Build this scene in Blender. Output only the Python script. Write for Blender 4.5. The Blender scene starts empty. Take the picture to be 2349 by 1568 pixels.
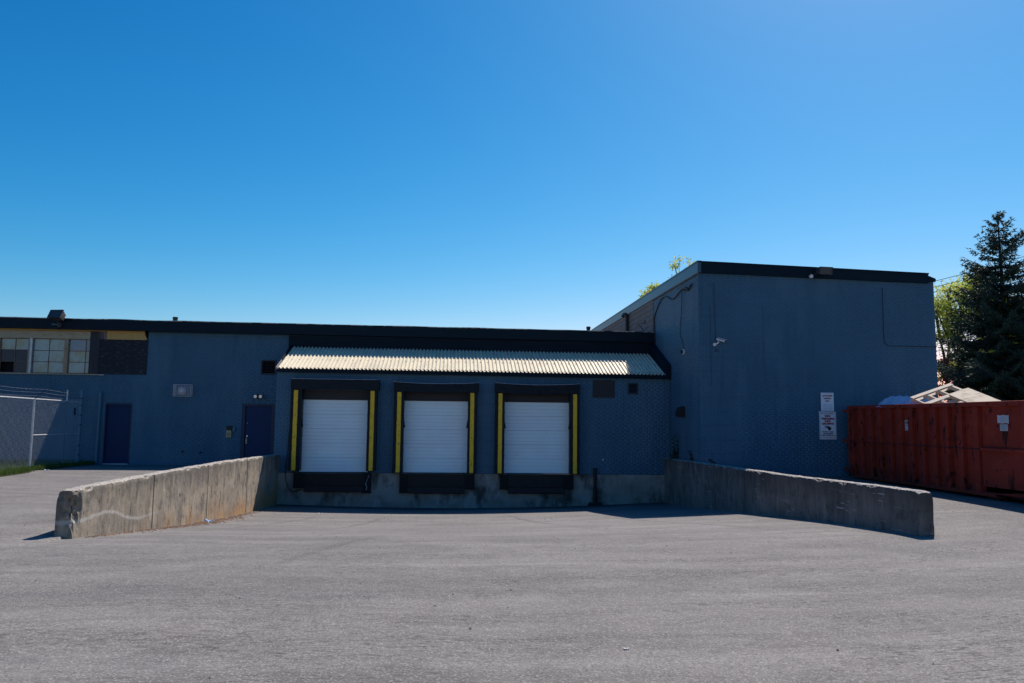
import bpy, bmesh, math, random
import numpy as np
from mathutils import Vector, Matrix, noise

random.seed(7)
rng = np.random.default_rng(7)
SC = bpy.context.scene
COL = SC.collection
RAD = math.radians

# ------------------------------------------------------------------ camera
EYE = 1.65
cam_d = bpy.data.cameras.new('camera')
cam_d.sensor_width = 36.0
cam_d.lens = 36.0 * 1780.0 / 2349.0
cam_d.clip_end = 2000.0
cam = bpy.data.objects.new('camera', cam_d)
COL.objects.link(cam)
_p, _y, _r = RAD(5.70), RAD(4.0), RAD(0.62)
_f = Vector((math.sin(_y) * math.cos(_p), math.cos(_y) * math.cos(_p), math.sin(_p)))
_r0 = Vector((math.cos(_y), -math.sin(_y), 0))
_u0 = _r0.cross(_f)
_rt = _r0 * math.cos(_r) + _u0 * math.sin(_r)
_up = -_r0 * math.sin(_r) + _u0 * math.cos(_r)
_m = Matrix((_rt, _up, -_f)).transposed().to_4x4()
_m.translation = Vector((0, 0, EYE))
cam.matrix_world = _m
SC.camera = cam

# ------------------------------------------------------------------ sky, sun, exposure
SUN = Vector((0.44, 0.68, 1.0)).normalized()
SUN_EL = math.asin(SUN.z)
SUN_AZ = math.atan2(SUN.x, SUN.y)
world = bpy.data.worlds.new('World')
SC.world = world
world.use_nodes = True
wn, wl = world.node_tree.nodes, world.node_tree.links
wn.clear()
sky = wn.new('ShaderNodeTexSky')
sky.sky_type = 'NISHITA'
sky.sun_disc = False
sky.sun_elevation = SUN_EL
sky.sun_rotation = SUN_AZ
sky.altitude = 100
sky.air_density = 1.0
sky.dust_density = 0.55
sky.ozone_density = 2.5
hs = wn.new('ShaderNodeHueSaturation')
hs.inputs['Saturation'].default_value = 1.22
hs.inputs['Hue'].default_value = 0.492
def vmath(op, a, b=None):
    q = wn.new('ShaderNodeVectorMath'); q.operation = op
    wl.new(a, q.inputs[0])
    if b is not None: q.inputs[1].default_value = b
    return q.outputs[0]
# one colour response for the whole dome: deeper, cleaner blue
wl.new(sky.outputs[0], hs.inputs['Color'])
c_ = vmath('MULTIPLY', hs.outputs[0], (0.116,) * 3)
gm = wn.new('ShaderNodeGamma'); gm.inputs[1].default_value = 1.25
wl.new(c_, gm.inputs[0])
sp_ = wn.new('ShaderNodeSeparateXYZ'); wl.new(gm.outputs[0], sp_.inputs[0])
cb_ = wn.new('ShaderNodeCombineXYZ')
for i, (pw, mul) in enumerate(((1.95, 2.35 * 7.32), (1.06, 1.00 * 7.32), (0.84, 1.00 * 7.32))):
    a_ = wn.new('ShaderNodeMath'); a_.operation = 'POWER'; a_.inputs[1].default_value = pw
    b_ = wn.new('ShaderNodeMath'); b_.operation = 'MULTIPLY'; b_.inputs[1].default_value = mul
    wl.new(sp_.outputs[i], a_.inputs[0]); wl.new(a_.outputs[0], b_.inputs[0]); wl.new(b_.outputs[0], cb_.inputs[i])
c_ = cb_.outputs[0]
bg = wn.new('ShaderNodeBackground')
bg.inputs['Strength'].default_value = 0.10
wo = wn.new('ShaderNodeOutputWorld')
wl.new(c_, bg.inputs['Color'])
wl.new(bg.outputs[0], wo.inputs['Surface'])

sun_d = bpy.data.lights.new('sun', 'SUN')
sun_d.energy = 4.2
sun_d.angle = RAD(0.53)
sun_d.color = (1.0, 0.93, 0.86)
sun = bpy.data.objects.new('sun', sun_d)
sun.rotation_euler = SUN.to_track_quat('Z', 'Y').to_euler()
sun.location = (10, 20, 30)
COL.objects.link(sun)

SC.view_settings.view_transform = 'Standard'
SC.view_settings.look = 'None'
SC.view_settings.exposure = 0.45
SC.view_settings.gamma = 1.0
SC.view_settings.use_curve_mapping = False
SC.cycles.use_denoising = True
SC.cycles.max_bounces = 8
SC.cycles.transparent_max_bounces = 12

# ------------------------------------------------------------------ materials
def material(name, col, rough=0.8, metal=0.0, spec=0.4, layers=(), bump=(), trans=0.0, grime=None):
    """layers: (colour, noise scale vector, lo, hi, detail, amount); bump: (scale vector, strength, distance)"""
    m = bpy.data.materials.new(name)
    m.use_nodes = True
    n, l = m.node_tree.nodes, m.node_tree.links
    b = n['Principled BSDF']
    b.inputs['Roughness'].default_value = rough
    b.inputs['Metallic'].default_value = metal
    b.inputs['Specular IOR Level'].default_value = spec
    b.inputs['Base Color'].default_value = (*col, 1)
    geo = n.new('ShaderNodeNewGeometry')
    cur = None
    for (c2, sc, lo, hi, det, amt) in layers:
        mp = n.new('ShaderNodeMapping')
        mp.inputs['Scale'].default_value = sc
        mp.inputs['Location'].default_value = (random.uniform(0, 50), random.uniform(0, 50), random.uniform(0, 50))
        l.new(geo.outputs['Position'], mp.inputs['Vector'])
        nz = n.new('ShaderNodeTexNoise')
        nz.inputs['Scale'].default_value = 1.0
        nz.inputs['Detail'].default_value = det
        nz.inputs['Roughness'].default_value = 0.62
        l.new(mp.outputs[0], nz.inputs['Vector'])
        mr = n.new('ShaderNodeMapRange')
        mr.inputs['From Min'].default_value = lo
        mr.inputs['From Max'].default_value = hi
        mr.inputs['To Max'].default_value = amt
        l.new(nz.outputs['Fac'], mr.inputs['Value'])
        mx = n.new('ShaderNodeMix')
        mx.data_type = 'RGBA'
        l.new(mr.outputs[0], mx.inputs['Factor'])
        if cur is None:
            mx.inputs['A'].default_value = (*col, 1)
        else:
            l.new(cur, mx.inputs['A'])
        mx.inputs['B'].default_value = (*c2, 1)
        cur = mx.outputs['Result']
    if cur is not None:
        l.new(cur, b.inputs['Base Color'])
    nb = None
    for (sc, st, dist) in bump:
        mp = n.new('ShaderNodeMapping')
        mp.inputs['Scale'].default_value = sc
        l.new(geo.outputs['Position'], mp.inputs['Vector'])
        nz = n.new('ShaderNodeTexNoise')
        nz.inputs['Scale'].default_value = 1.0
        nz.inputs['Detail'].default_value = 4
        l.new(mp.outputs[0], nz.inputs['Vector'])
        bp = n.new('ShaderNodeBump')
        bp.inputs['Strength'].default_value = st
        bp.inputs['Distance'].default_value = dist
        l.new(nz.outputs['Fac'], bp.inputs['Height'])
        if nb is not None:
            l.new(nb, bp.inputs['Normal'])
        nb = bp.outputs['Normal']
    if nb is not None:
        l.new(nb, b.inputs['Normal'])
    if trans > 0:
        tr = n.new('ShaderNodeBsdfTranslucent')
        if cur is not None:
            l.new(cur, tr.inputs['Color'])
        else:
            tr.inputs['Color'].default_value = (*col, 1)
        ms = n.new('ShaderNodeMixShader')
        ms.inputs[0].default_value = trans
        l.new(b.outputs[0], ms.inputs[1])
        l.new(tr.outputs[0], ms.inputs[2])
        l.new(ms.outputs[0], n['Material Output'].inputs['Surface'])
    m['tree'] = 1
    return m

V3 = lambda s: (s, s, s)
PAINT = (0.054, 0.142, 0.218)
M = {}
M['brick'] = material('painted_brick', PAINT, 0.62, spec=0.35,
    layers=[((0.042, 0.118, 0.184), V3(0.30), .38, .62, 4, .9), ((0.078, 0.172, 0.248), (1.1, 1.1, .30), .48, .68, 5, .85), ((0.058, 0.158, 0.250), V3(7.0), .5, .75, 3, .5),
            ((0.024, 0.085, 0.145), (3.5, 3.5, .3), .60, .74, 4, .6)], bump=[(V3(60), .35, .004)])
M['mortar'] = material('painted_mortar', (0.034, 0.100, 0.160), 0.8, layers=[((0.022, 0.078, 0.155), V3(4), .4, .7, 3, .6)])
M['navy'] = material('navy_metal_paint', (0.003, 0.014, 0.024), 0.5, spec=0.12,
    layers=[((0.006, 0.020, 0.033), (2, 2, 6), .45, .75, 4, .7)], bump=[((.8, .8, 2), .25, .02)])
M['navy2'] = material('navy_board_paint', (0.003, 0.012, 0.022), 0.6, spec=.12, layers=[((0.010, 0.021, 0.036), (1, 1, 5), .45, .75, 4, .6)])
M['sidefascia'] = material('navy_fascia_sky_sheen', (0.022, 0.062, 0.100), 0.38, spec=0.6,  # navy paint lightened: sky reflection on the side is put into the colour
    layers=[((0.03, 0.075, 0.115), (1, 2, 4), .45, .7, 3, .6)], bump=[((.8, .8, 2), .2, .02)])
M['drip'] = material('rusty_sunlit_drip_edge', (0.50, 0.47, 0.42), 0.5, spec=.5, layers=[((0.16, 0.09, 0.05), V3(6), .5, .62, 4, .9), ((0.03, 0.04, 0.05), (1.5, 3, 3), .52, .56, 2, 1)])  # pale base paints in the sunlit edge line; rust patches lie over it
M['roof'] = material('roof_gravel', (0.18, 0.17, 0.16), 0.95)
M['canopy'] = material('canopy_galvanised_paint', (0.76, 0.67, 0.48), 0.5, spec=.4,
    layers=[((0.56, 0.50, 0.37), (4, 1, 1), .45, .7, 4, .7), ((0.34, 0.28, 0.2), (14, 4, 4), .64, .72, 3, .6)])
M['screw'] = material('rusty_screw', (0.09, 0.05, 0.03), 0.8)
M['flash'] = material('sunlit_mauve_flashing', (0.26, 0.23, 0.27), 0.5)  # lower part of the dark flashing; sunlight is put into this pale colour
M['bluedoor'] = material('blue_door_paint', (0.004, 0.032, 0.105), 0.5, spec=.2, layers=[((0.006, 0.042, 0.13), V3(2), .4, .7, 3, .6)], bump=[(V3(2.5), .1, .01)])
M['bluedoor2'] = material('deep_blue_door_paint', (0.002, 0.026, 0.085), 0.5, spec=.2, layers=[((0.004, 0.022, 0.10), V3(2), .4, .7, 3, .6)])
M['frame'] = material('door_frame_paint', (0.020, 0.034, 0.075), 0.55)
M['steel'] = material('bright_steel', (0.55, 0.55, 0.55), 0.3, 0.8)
M['galv'] = material('galvanised_steel', (0.62, 0.63, 0.64), 0.45, 0.3, layers=[((0.45, 0.46, 0.47), V3(8), .4, .6, 3, .8)])
M['wiresteel'] = material('chain_link_wire', (0.62, 0.66, 0.68), 0.4, 0.25)
M['pipeblue'] = material('painted_pipe', (0.055, 0.165, 0.24), 0.45)
M['cream'] = material('peeling_cream_wood', (0.46, 0.38, 0.26), 0.8,
    layers=[((0.34, 0.28, 0.19), (3, 3, 14), .5, .7, 4, .7), ((0.12, 0.07, 0.035), (5, 5, 30), .64, .70, 5, .9)], bump=[((4, 4, 40), .5, .01)])
M['yellowblk'] = material('yellow_ochre_paint', (0.55, 0.36, 0.12), 0.7, layers=[((0.48, 0.30, 0.10), V3(4), .4, .7, 4, .6), ((0.25, 0.17, 0.08), V3(30), .6, .7, 2, .4)])
M['darkwood'] = material('weathered_dark_board', (0.040, 0.042, 0.050), 0.85,
    layers=[((0.10, 0.095, 0.10), (22, 22, 1.2), .56, .72, 5, .8)], bump=[((40, 40, 2), .6, .01)])
M['paleboard'] = material('weathered_board_end', (0.10, 0.08, 0.085), 0.85,
    layers=[((0.30, 0.24, 0.24), (24, 24, 1.5), .50, .62, 5, .9)], bump=[((40, 40, 2), .6, .01)])
M['plywood'] = material('weathered_black_plywood', (0.012, 0.018, 0.026), 0.75,
    layers=[((0.085, 0.10, 0.12), (6, 6, 26), .56, .64, 6, .7)], bump=[((8, 8, 34), .9, .02)])
M['rustbar'] = material('rusty_window_bar', (0.16, 0.10, 0.09), 0.75, layers=[((0.30, 0.25, 0.22), V3(10), .5, .65, 4, .8)])
M['mullion'] = material('cream_window_post', (0.36, 0.27, 0.16), 0.75, layers=[((0.18, 0.10, 0.05), (8, 8, 8), .55, .7, 4, .8), ((0.35, 0.33, 0.28), (3, 3, 4), .5, .6, 3, .5)])
M['paneA'] = material('dusty_pale_glass', (0.36, 0.46, 0.42), 0.30, spec=.6, layers=[((0.34, 0.31, 0.16), V3(2.4), .42, .60, 5, .9), ((0.42, 0.52, 0.50), (6, 6, 2), .5, .75, 3, .5)])
M['paneB'] = material('grey_blue_glass', (0.18, 0.26, 0.32), 0.22, spec=.6, layers=[((0.20, 0.25, 0.27), V3(2.2), .5, .7, 4, .7)])
M['paneD'] = material('dark_clean_glass', (0.012, 0.035, 0.055), 0.3, spec=.35)
M['void'] = material('dark_interior', (0.008, 0.008, 0.010), 0.9)
M['concrete'] = material('dock_concrete', (0.33, 0.305, 0.275), 0.85,
    layers=[((0.20, 0.175, 0.15), V3(1.3), .42, .62, 5, .8), ((0.38, 0.37, 0.36), (3, 3, 1.6), .56, .68, 4, .7), ((0.040, 0.034, 0.030), (1.6, 1.6, .9), .52, .66, 7, .9)],
    bump=[(V3(14), .4, .02)])
M['lintel'] = material('dark_grey_lintel', (0.035, 0.036, 0.042), 0.8, layers=[((0.035, 0.035, 0.04), (2, 2, 8), .4, .7, 4, .8)])
M['white_door'] = material('white_steel_door', (0.74, 0.90, 0.96), 0.42, spec=.4,
    layers=[((0.70, 0.79, 0.85), (1.2, 1.2, 1.2), .45, .7, 4, .6), ((0.42, 0.40, 0.38), (12, 12, 3), .66, .78, 4, .5)])
M['vinyl'] = material('black_dock_vinyl', (0.004, 0.010, 0.017), 0.5, spec=.2, layers=[((0.009, 0.015, 0.023), (2, 2, 1), .5, .75, 4, .6)], bump=[((5, 5, 9), .35, .03)])
M['yellow'] = material('yellow_vinyl', (0.78, 0.50, 0.02), 0.5, layers=[((0.62, 0.40, 0.02), (9, 9, 6), .45, .65, 4, .7), ((0.16, 0.11, 0.03), (14, 14, 7), .60, .68, 5, .8)], bump=[((10, 10, 14), .35, .02)])
M['rubber'] = material('black_rubber', (0.012, 0.012, 0.013), 0.8, bump=[(V3(20), .3, .01)])
M['plate'] = material('diamond_plate_steel', (0.012, 0.014, 0.018), 0.5, 0.2, spec=.3, layers=[((0.022, 0.02, 0.02), V3(5), .5, .7, 4, .7)])
M['lip'] = material('worn_steel_beam', (0.020, 0.021, 0.026), 0.55, 0.2, spec=.3, layers=[((0.04, 0.034, 0.032), (2, 2, 8), .5, .7, 4, .7)])
M['cmu'] = material('grey_concrete_block', (0.17, 0.155, 0.145), 0.9, layers=[((0.23, 0.21, 0.19), V3(2.5), .45, .65, 4, .7), ((0.10, 0.09, 0.085), V3(9), .55, .7, 4, .6)], bump=[(V3(45), .4, .006)])
M['black'] = material('black_metal', (0.010, 0.010, 0.012), 0.5)
M['panelblk'] = material('black_painted_panel', (0.013, 0.016, 0.022), 0.55)
M['ventgrey'] = material('dark_vent_paint', (0.030, 0.040, 0.055), 0.6)
M['lampbody'] = material('bronze_lamp_body', (0.035, 0.038, 0.042), 0.55, 0.1, spec=.3, layers=[((0.15, 0.12, 0.12), V3(14), .5, .62, 4, .8)])
M['lens'] = material('lamp_glass', (0.045, 0.055, 0.06), 0.3, spec=.5)
M['whitepl'] = material('white_plastic', (0.78, 0.78, 0.80), 0.35)
M['beige'] = material('beige_intercom', (0.52, 0.42, 0.22), 0.5)
M['signwhite'] = material('sign_white', (0.80, 0.83, 0.88), 0.4)
M['signred'] = material('sign_red', (0.32, 0.004, 0.012), 0.5)
M['signblack'] = material('sign_black', (0.01, 0.012, 0.02), 0.5)
M['signfaint'] = material('sign_faded_print', (0.30, 0.30, 0.42), 0.5)
M['cable'] = material('black_cable', (0.010, 0.014, 0.022), 0.6)
M['bluecable'] = material('painted_cable', (0.022, 0.035, 0.06), 0.6)
M['dump'] = material('rusty_red_steel', (0.29, 0.036, 0.022), 0.62, spec=.2,
    layers=[((0.23, 0.030, 0.017), V3(.9), .42, .62, 4, .8), ((0.37, 0.058, 0.028), V3(2.5), .52, .7, 4, .6),
            ((0.022, 0.010, 0.010), (3, 6, 1.6), .58, .63, 6, .9), ((0.012, 0.012, 0.02), V3(6), .64, .67, 3, .95)],
    bump=[(V3(3), .3, .03), (V3(22), .2, .008)])
M['dump_dark'] = material('dark_steel_underframe', (0.03, 0.014, 0.012), 0.7)
M['paper'] = material('paper_label', (0.55, 0.58, 0.62), 0.6)
M['pallet'] = material('pallet_wood', (0.66, 0.55, 0.43), 0.8, layers=[((0.50, 0.40, 0.29), (8, 30, 8), .45, .65, 5, .8), ((0.18, 0.12, 0.08), V3(6), .62, .72, 4, .7)], bump=[((10, 40, 10), .4, .006)])
M['plysheet'] = material('worn_plywood_sheet', (0.60, 0.49, 0.36), 0.75, layers=[((0.30, 0.21, 0.14), (4, 4, 12), .48, .64, 5, .8), ((0.14, 0.09, 0.06), V3(7), .62, .70, 5, .8)])
M['tarp'] = material('shade_blue_plastic', (0.40, 0.60, 0.82), 0.35, spec=.5, trans=.25)  # whitish plastic; the blue of shade is put into its colour
M['needle'] = material('spruce_needles', (0.030, 0.058, 0.042), 0.6, spec=.25, layers=[((0.055, 0.085, 0.05), V3(1.4), .45, .65, 3, .9), ((0.016, 0.034, 0.03), V3(.6), .5, .7, 2, .7)], trans=.12)
M['bark'] = material('bark', (0.06, 0.045, 0.035), 0.9, bump=[((12, 12, 3), .7, .03)])
M['leaf'] = material('spring_leaves', (0.40, 0.46, 0.09), 0.55, layers=[((0.52, 0.52, 0.10), V3(.8), .42, .62, 3, .9), ((0.20, 0.32, 0.06), V3(1.9), .5, .7, 2, .6)], trans=.65)
M['leafdark'] = material('mid_green_leaves', (0.05, 0.09, 0.025), 0.6, layers=[((0.09, 0.13, 0.03), V3(.9), .42, .62, 3, .9)], trans=.35)
M['redleaf'] = material('red_leaves', (0.16, 0.035, 0.035), 0.6, layers=[((0.26, 0.09, 0.06), V3(2), .42, .62, 3, .9)], trans=.4)
M['weed'] = material('weed_leaves', (0.035, 0.055, 0.018), 0.7, trans=.2)
M['grass'] = material('grass_blades', (0.06, 0.12, 0.02), 0.7, layers=[((0.11, 0.15, 0.03), V3(2), .42, .62, 3, .9)], trans=.35)
M['soil'] = material('soil', (0.06, 0.055, 0.03), 0.95, layers=[((0.03, 0.045, 0.015), V3(5), .4, .6, 4, .9)])
M['pole'] = material('grey_pole_wood', (0.16, 0.14, 0.13), 0.9)
M['bird'] = material('dark_feathers', (0.015, 0.015, 0.018), 0.6)
M['beak'] = material('pale_beak', (0.6, 0.55, 0.45), 0.5)
M['pebble'] = material('pebbles', (0.09, 0.075, 0.07), 0.9, layers=[((0.22, 0.2, 0.19), V3(3), .5, .55, 1, .9)])
M['chip'] = material('pale_stone_chips', (0.62, 0.60, 0.58), 0.7)
M['deadleaf'] = material('dead_leaves', (0.10, 0.05, 0.025), 0.9, layers=[((0.19, 0.11, 0.06), V3(9), .45, .6, 2, .9)])
M['litter'] = material('blue_white_litter', (0.45, 0.56, 0.72), 0.4)

def retaining_material(name, warm):  # warm: lighter sunlit copy of the concrete, otherwise its darker shaded copy
    """cast concrete: board joints are geometry, this is streaks, patches and grime"""
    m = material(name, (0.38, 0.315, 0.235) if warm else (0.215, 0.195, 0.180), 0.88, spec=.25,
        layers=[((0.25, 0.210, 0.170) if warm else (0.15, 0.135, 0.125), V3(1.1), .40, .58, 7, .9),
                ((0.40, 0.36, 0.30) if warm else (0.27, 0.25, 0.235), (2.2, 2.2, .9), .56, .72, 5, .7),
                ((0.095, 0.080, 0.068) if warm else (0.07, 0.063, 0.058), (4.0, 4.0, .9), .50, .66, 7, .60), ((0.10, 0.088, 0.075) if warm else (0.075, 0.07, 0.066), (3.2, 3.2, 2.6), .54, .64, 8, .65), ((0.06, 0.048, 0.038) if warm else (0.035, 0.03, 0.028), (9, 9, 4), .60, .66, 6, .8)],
        bump=[(V3(9), .35, .03), (V3(55), .45, .008)])
    n, l = m.node_tree.nodes, m.node_tree.links
    b = n['Principled BSDF']
    src = b.inputs['Base Color'].links[0].from_socket
    geo = n.new('ShaderNodeNewGeometry')
    sep = n.new('ShaderNodeSeparateXYZ')
    l.new(geo.outputs['Position'], sep.inputs[0])
    def noisef(scale, det=4):
        mp = n.new('ShaderNodeMapping'); mp.inputs['Scale'].default_value = scale
        l.new(geo.outputs['Position'], mp.inputs['Vector'])
        z = n.new('ShaderNodeTexNoise'); z.inputs['Scale'].default_value = 1; z.inputs['Detail'].default_value = det
        l.new(mp.outputs[0], z.inputs['Vector'])
        return z.outputs['Fac']
    def math_(op, a, bb=None, c=None):
        q = n.new('ShaderNodeMath'); q.operation = op; q.use_clamp = False
        for i, v in enumerate((a, bb, c)):
            if v is None: continue
            if isinstance(v, (int, float)): q.inputs[i].default_value = v
            else: l.new(v, q.inputs[i])
        return q.outputs[0]
    def mixc(fac, colour, base):
        x = n.new('ShaderNodeMix'); x.data_type = 'RGBA'; x.clamp_factor = True
        l.new(fac, x.inputs['Factor']); l.new(base, x.inputs['A']); x.inputs['B'].default_value = (*colour, 1)
        return x.outputs['Result']
    def rng_(v, a, bb, to=1.0):
        r = n.new('ShaderNodeMapRange'); r.inputs['From Min'].default_value = a; r.inputs['From Max'].default_value = bb; r.inputs['To Max'].default_value = to
        l.new(v, r.inputs['Value']); return r.outputs[0]
    # black weathering that runs down from the top edge in tongues of uneven length
    run = math_('ADD', sep.outputs['Z'], math_('MULTIPLY', noisef((4.5, 4.5, .6), 7), 1.25))
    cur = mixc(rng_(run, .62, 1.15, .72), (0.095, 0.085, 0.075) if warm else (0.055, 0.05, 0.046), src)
    if warm:
        # rust-orange soil splash low on the wall
        low = math_('SUBTRACT', math_('MULTIPLY', noisef((1.5, 1.5, .8)), 1.8), math_('ADD', sep.outputs['Z'], 1.0))
        cur = mixc(rng_(low, .25, .9, .75), (0.42, 0.225, 0.085), cur)
        # long pale scrape mark
        fc = n.new('ShaderNodeFloatCurve'); cm = fc.mapping.curves[0]
        pts = [(0, .63), (.1, .64), (.17, .66), (.23, .665), (.31, .61), (.38, .50), (.49, .41), (.66, .40), (1, .40)]
        cm.points[0].location = pts[0]; cm.points[1].location = pts[-1]
        for p_ in pts[1:-1]: cm.points.new(*p_)
        fc.mapping.update()
        l.new(rng_(sep.outputs['Y'], 12.2, 17.2), fc.inputs['Value'])
        band = math_('SUBTRACT', math_('MULTIPLY', fc.outputs[0], 1.0), .6)
        d = math_('ABSOLUTE', math_('SUBTRACT', sep.outputs['Z'], band))
        w = math_('SUBTRACT', .075, math_('ADD', d, math_('MULTIPLY', noisef((3, 5, 9)), .07)))
        fade = rng_(sep.outputs['Y'], 16.0, 14.6)
        cur = mixc(math_('MULTIPLY', rng_(w, .0, .03, .65), fade), (0.46, 0.43, 0.385), cur)
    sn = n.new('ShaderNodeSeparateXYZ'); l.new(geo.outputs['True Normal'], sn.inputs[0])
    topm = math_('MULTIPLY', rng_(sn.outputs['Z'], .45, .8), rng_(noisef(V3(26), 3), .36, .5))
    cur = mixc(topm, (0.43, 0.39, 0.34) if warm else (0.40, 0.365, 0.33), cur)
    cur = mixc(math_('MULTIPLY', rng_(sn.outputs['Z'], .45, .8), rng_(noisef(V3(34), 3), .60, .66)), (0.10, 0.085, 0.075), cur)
    if not warm:
        # pale scuffs where truck bodies rubbed the face
        cur = mixc(math_('MULTIPLY', rng_(noisef((.5, 2.2, 34), 2), .66, .69, .8), rng_(noisef((.3, .5, 1.4), 2), .5, .56)), (0.42, 0.42, 0.42), cur)
    pits = n.new('ShaderNodeTexVoronoi'); pits.inputs['Scale'].default_value = 9
    l.new(geo.outputs['Position'], pits.inputs['Vector'])
    cur = mixc(math_('MULTIPLY', rng_(pits.outputs['Distance'], .09, .04), rng_(noisef(V3(2.2)), .52, .6, .85)), (0.05, 0.045, 0.04), cur)
    l.new(cur, b.inputs['Base Color'])
    return m
M['wallwarm'] = retaining_material('sun_toned_cast_concrete', True)
M['wallcool'] = retaining_material('shade_toned_cast_concrete', False)

def asphalt_material():
    m = bpy.data.materials.new('faded_asphalt')
    m.use_nodes = True
    n, l = m.node_tree.nodes, m.node_tree.links
    b = n['Principled BSDF']
    b.inputs['Roughness'].default_value = 0.92
    b.inputs['Specular IOR Level'].default_value = 0.25
    geo = n.new('ShaderNodeNewGeometry')
    def nz(scale, det=4, rough=.6, warp=None, loc=(0, 0, 0)):
        mp = n.new('ShaderNodeMapping'); mp.inputs['Scale'].default_value = scale; mp.inputs['Location'].default_value = loc
        l.new(warp if warp else geo.outputs['Position'], mp.inputs['Vector'])
        z = n.new('ShaderNodeTexNoise'); z.inputs['Scale'].default_value = 1; z.inputs['Detail'].default_value = det; z.inputs['Roughness'].default_value = rough
        l.new(mp.outputs[0], z.inputs['Vector']); return z.outputs['Fac']
    def rg(v, a, bb, to=1.0):
        r = n.new('ShaderNodeMapRange'); r.inputs['From Min'].default_value = a; r.inputs['From Max'].default_value = bb; r.inputs['To Max'].default_value = to
        l.new(v, r.inputs['Value']); return r.outputs[0]
    def mx(f, base, col):
        x = n.new('ShaderNodeMix'); x.data_type = 'RGBA'; x.clamp_factor = True
        l.new(f, x.inputs['Factor'])
        if isinstance(base, tuple): x.inputs['A'].default_value = (*base, 1)
        else: l.new(base, x.inputs['A'])
        x.inputs['B'].default_value = (*col, 1); return x.outputs['Result']
    def mt(op, a, bb):
        q = n.new('ShaderNodeMath'); q.operation = op
        for i, v in enumerate((a, bb)):
            if isinstance(v, (int, float)): q.inputs[i].default_value = v
            else: l.new(v, q.inputs[i])
        return q.outputs[0]
    # sweep the coordinate so roller passes run in long shallow arcs
    sep = n.new('ShaderNodeSeparateXYZ'); l.new(geo.outputs['Position'], sep.inputs[0])
    arc = mt('ADD', sep.outputs['Y'], mt('MULTIPLY', mt('MULTIPLY', sep.outputs['X'], sep.outputs['X']), -.012))
    arc = mt('ADD', arc, mt('MULTIPLY', nz((.12, .12, 1), 2), 2.2))
    cmb = n.new('ShaderNodeCombineXYZ'); l.new(sep.outputs['X'], cmb.inputs[0]); l.new(arc, cmb.inputs[1])
    w = cmb.outputs[0]
    cur = mx(rg(nz((.22, .9, 1), 5, .6, w), .36, .64), (0.166, 0.152, 0.139), (0.212, 0.196, 0.181))
    cur = mx(rg(nz((.10, 1.9, 1), 5, .6, w, (3, 8, 0)), .52, .70, .62), cur, (0.28, 0.264, 0.252))
    cur = mx(rg(nz((.25, 2.6, 1), 5, .65, w, (9, 2, 0)), .53, .67, .70), cur, (0.118, 0.109, 0.104))
    cur = mx(rg(nz((.55, .8, 1), 7, .68, None, (6, 3, 0)), .48, .62, .65), cur, (0.118, 0.109, 0.103))
    cur = mx(rg(nz((1.4, 1.9, 1), 7, .7, None, (2, 7, 0)), .54, .68, .4), cur, (0.26, 0.245, 0.232))
    cur = mx(mt('MULTIPLY', rg(nz((6, 30, 1), 3, .75, w), .50, .62, .85), rg(nz((.35, 1.5, 1), 3, .6, w, (1, 5, 0)), .42, .58)), cur, (0.050, 0.046, 0.046))
    cur = mx(rg(nz((.6, .5, 1), 3, .5, None, (4, 4, 0)), .62, .8, .28), cur, (0.27, 0.20, 0.17))
    # edge of a paving pass: darker, coarser strip ending in a clean line
    seam = mt('SUBTRACT', mt('ADD', sep.outputs['Y'], mt('MULTIPLY', nz((.5, .01, .01), 3), .12)), mt('ADD', mt('MULTIPLY', mt('MULTIPLY', sep.outputs['X'], sep.outputs['X']), .0045), 7.42))
    strip = mt('MULTIPLY', rg(seam, .0, .03), rg(seam, 1.1, .03))
    cur = mx(mt('MULTIPLY', strip, rg(nz((.5, 2.5, 1), 4, .7, None, (5, 1, 0)), .38, .62, .75)), cur, (0.105, 0.097, 0.096))
    # curved tyre marks fanning out of the docks
    for (xa, kk, y0_, y1_) in ((-3.4, -.014, 13, 22), (-1.7, -.006, 14, 22), (1.6, .012, 13, 22), (3.5, .019, 11, 21), (5.3, .034, 15, 20), (.3, -.012, 8, 13)):
        t_ = mt('SUBTRACT', 23.0, sep.outputs['Y'])
        dx_ = mt('ABSOLUTE', mt('SUBTRACT', mt('ADD', sep.outputs['X'], mt('MULTIPLY', nz((.25, .25, 1), 2), .35)), mt('ADD', mt('MULTIPLY', mt('MULTIPLY', t_, t_), kk), xa)), 0)
        f_ = mt('MULTIPLY', rg(dx_, .13, .03), mt('MULTIPLY', rg(sep.outputs['Y'], y1_, y1_ - 2), rg(sep.outputs['Y'], y0_, y0_ + 3)))
        cur = mx(mt('MULTIPLY', f_, rg(nz((2, 2, 1), 4, .7), .34, .56, .85)), cur, (0.085, 0.078, 0.076))
    # oil drips
    vo = n.new('ShaderNodeTexVoronoi'); vo.inputs['Scale'].default_value = .55; vo.inputs['Randomness'].default_value = 1
    l.new(geo.outputs['Position'], vo.inputs['Vector'])
    cur = mx(mt('MULTIPLY', rg(mt('ADD', vo.outputs['Distance'], mt('MULTIPLY', nz((9, 9, 1), 3), .10)), .125, .085, .55), 1.0), cur, (0.075, 0.068, 0.066))
    # aggregate: dark and pale stones
    v = n.new('ShaderNodeTexVoronoi'); v.inputs['Scale'].default_value = 85
    l.new(geo.outputs['Position'], v.inputs['Vector'])
    bw = n.new('ShaderNodeSeparateColor'); l.new(v.outputs['Color'], bw.inputs[0])
    cur = mx(rg(bw.outputs[0], .74, .88, .55), cur, (0.36, 0.345, 0.335))
    cur = mx(rg(bw.outputs[1], .70, .86, .62), cur, (0.085, 0.079, 0.078))
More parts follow.
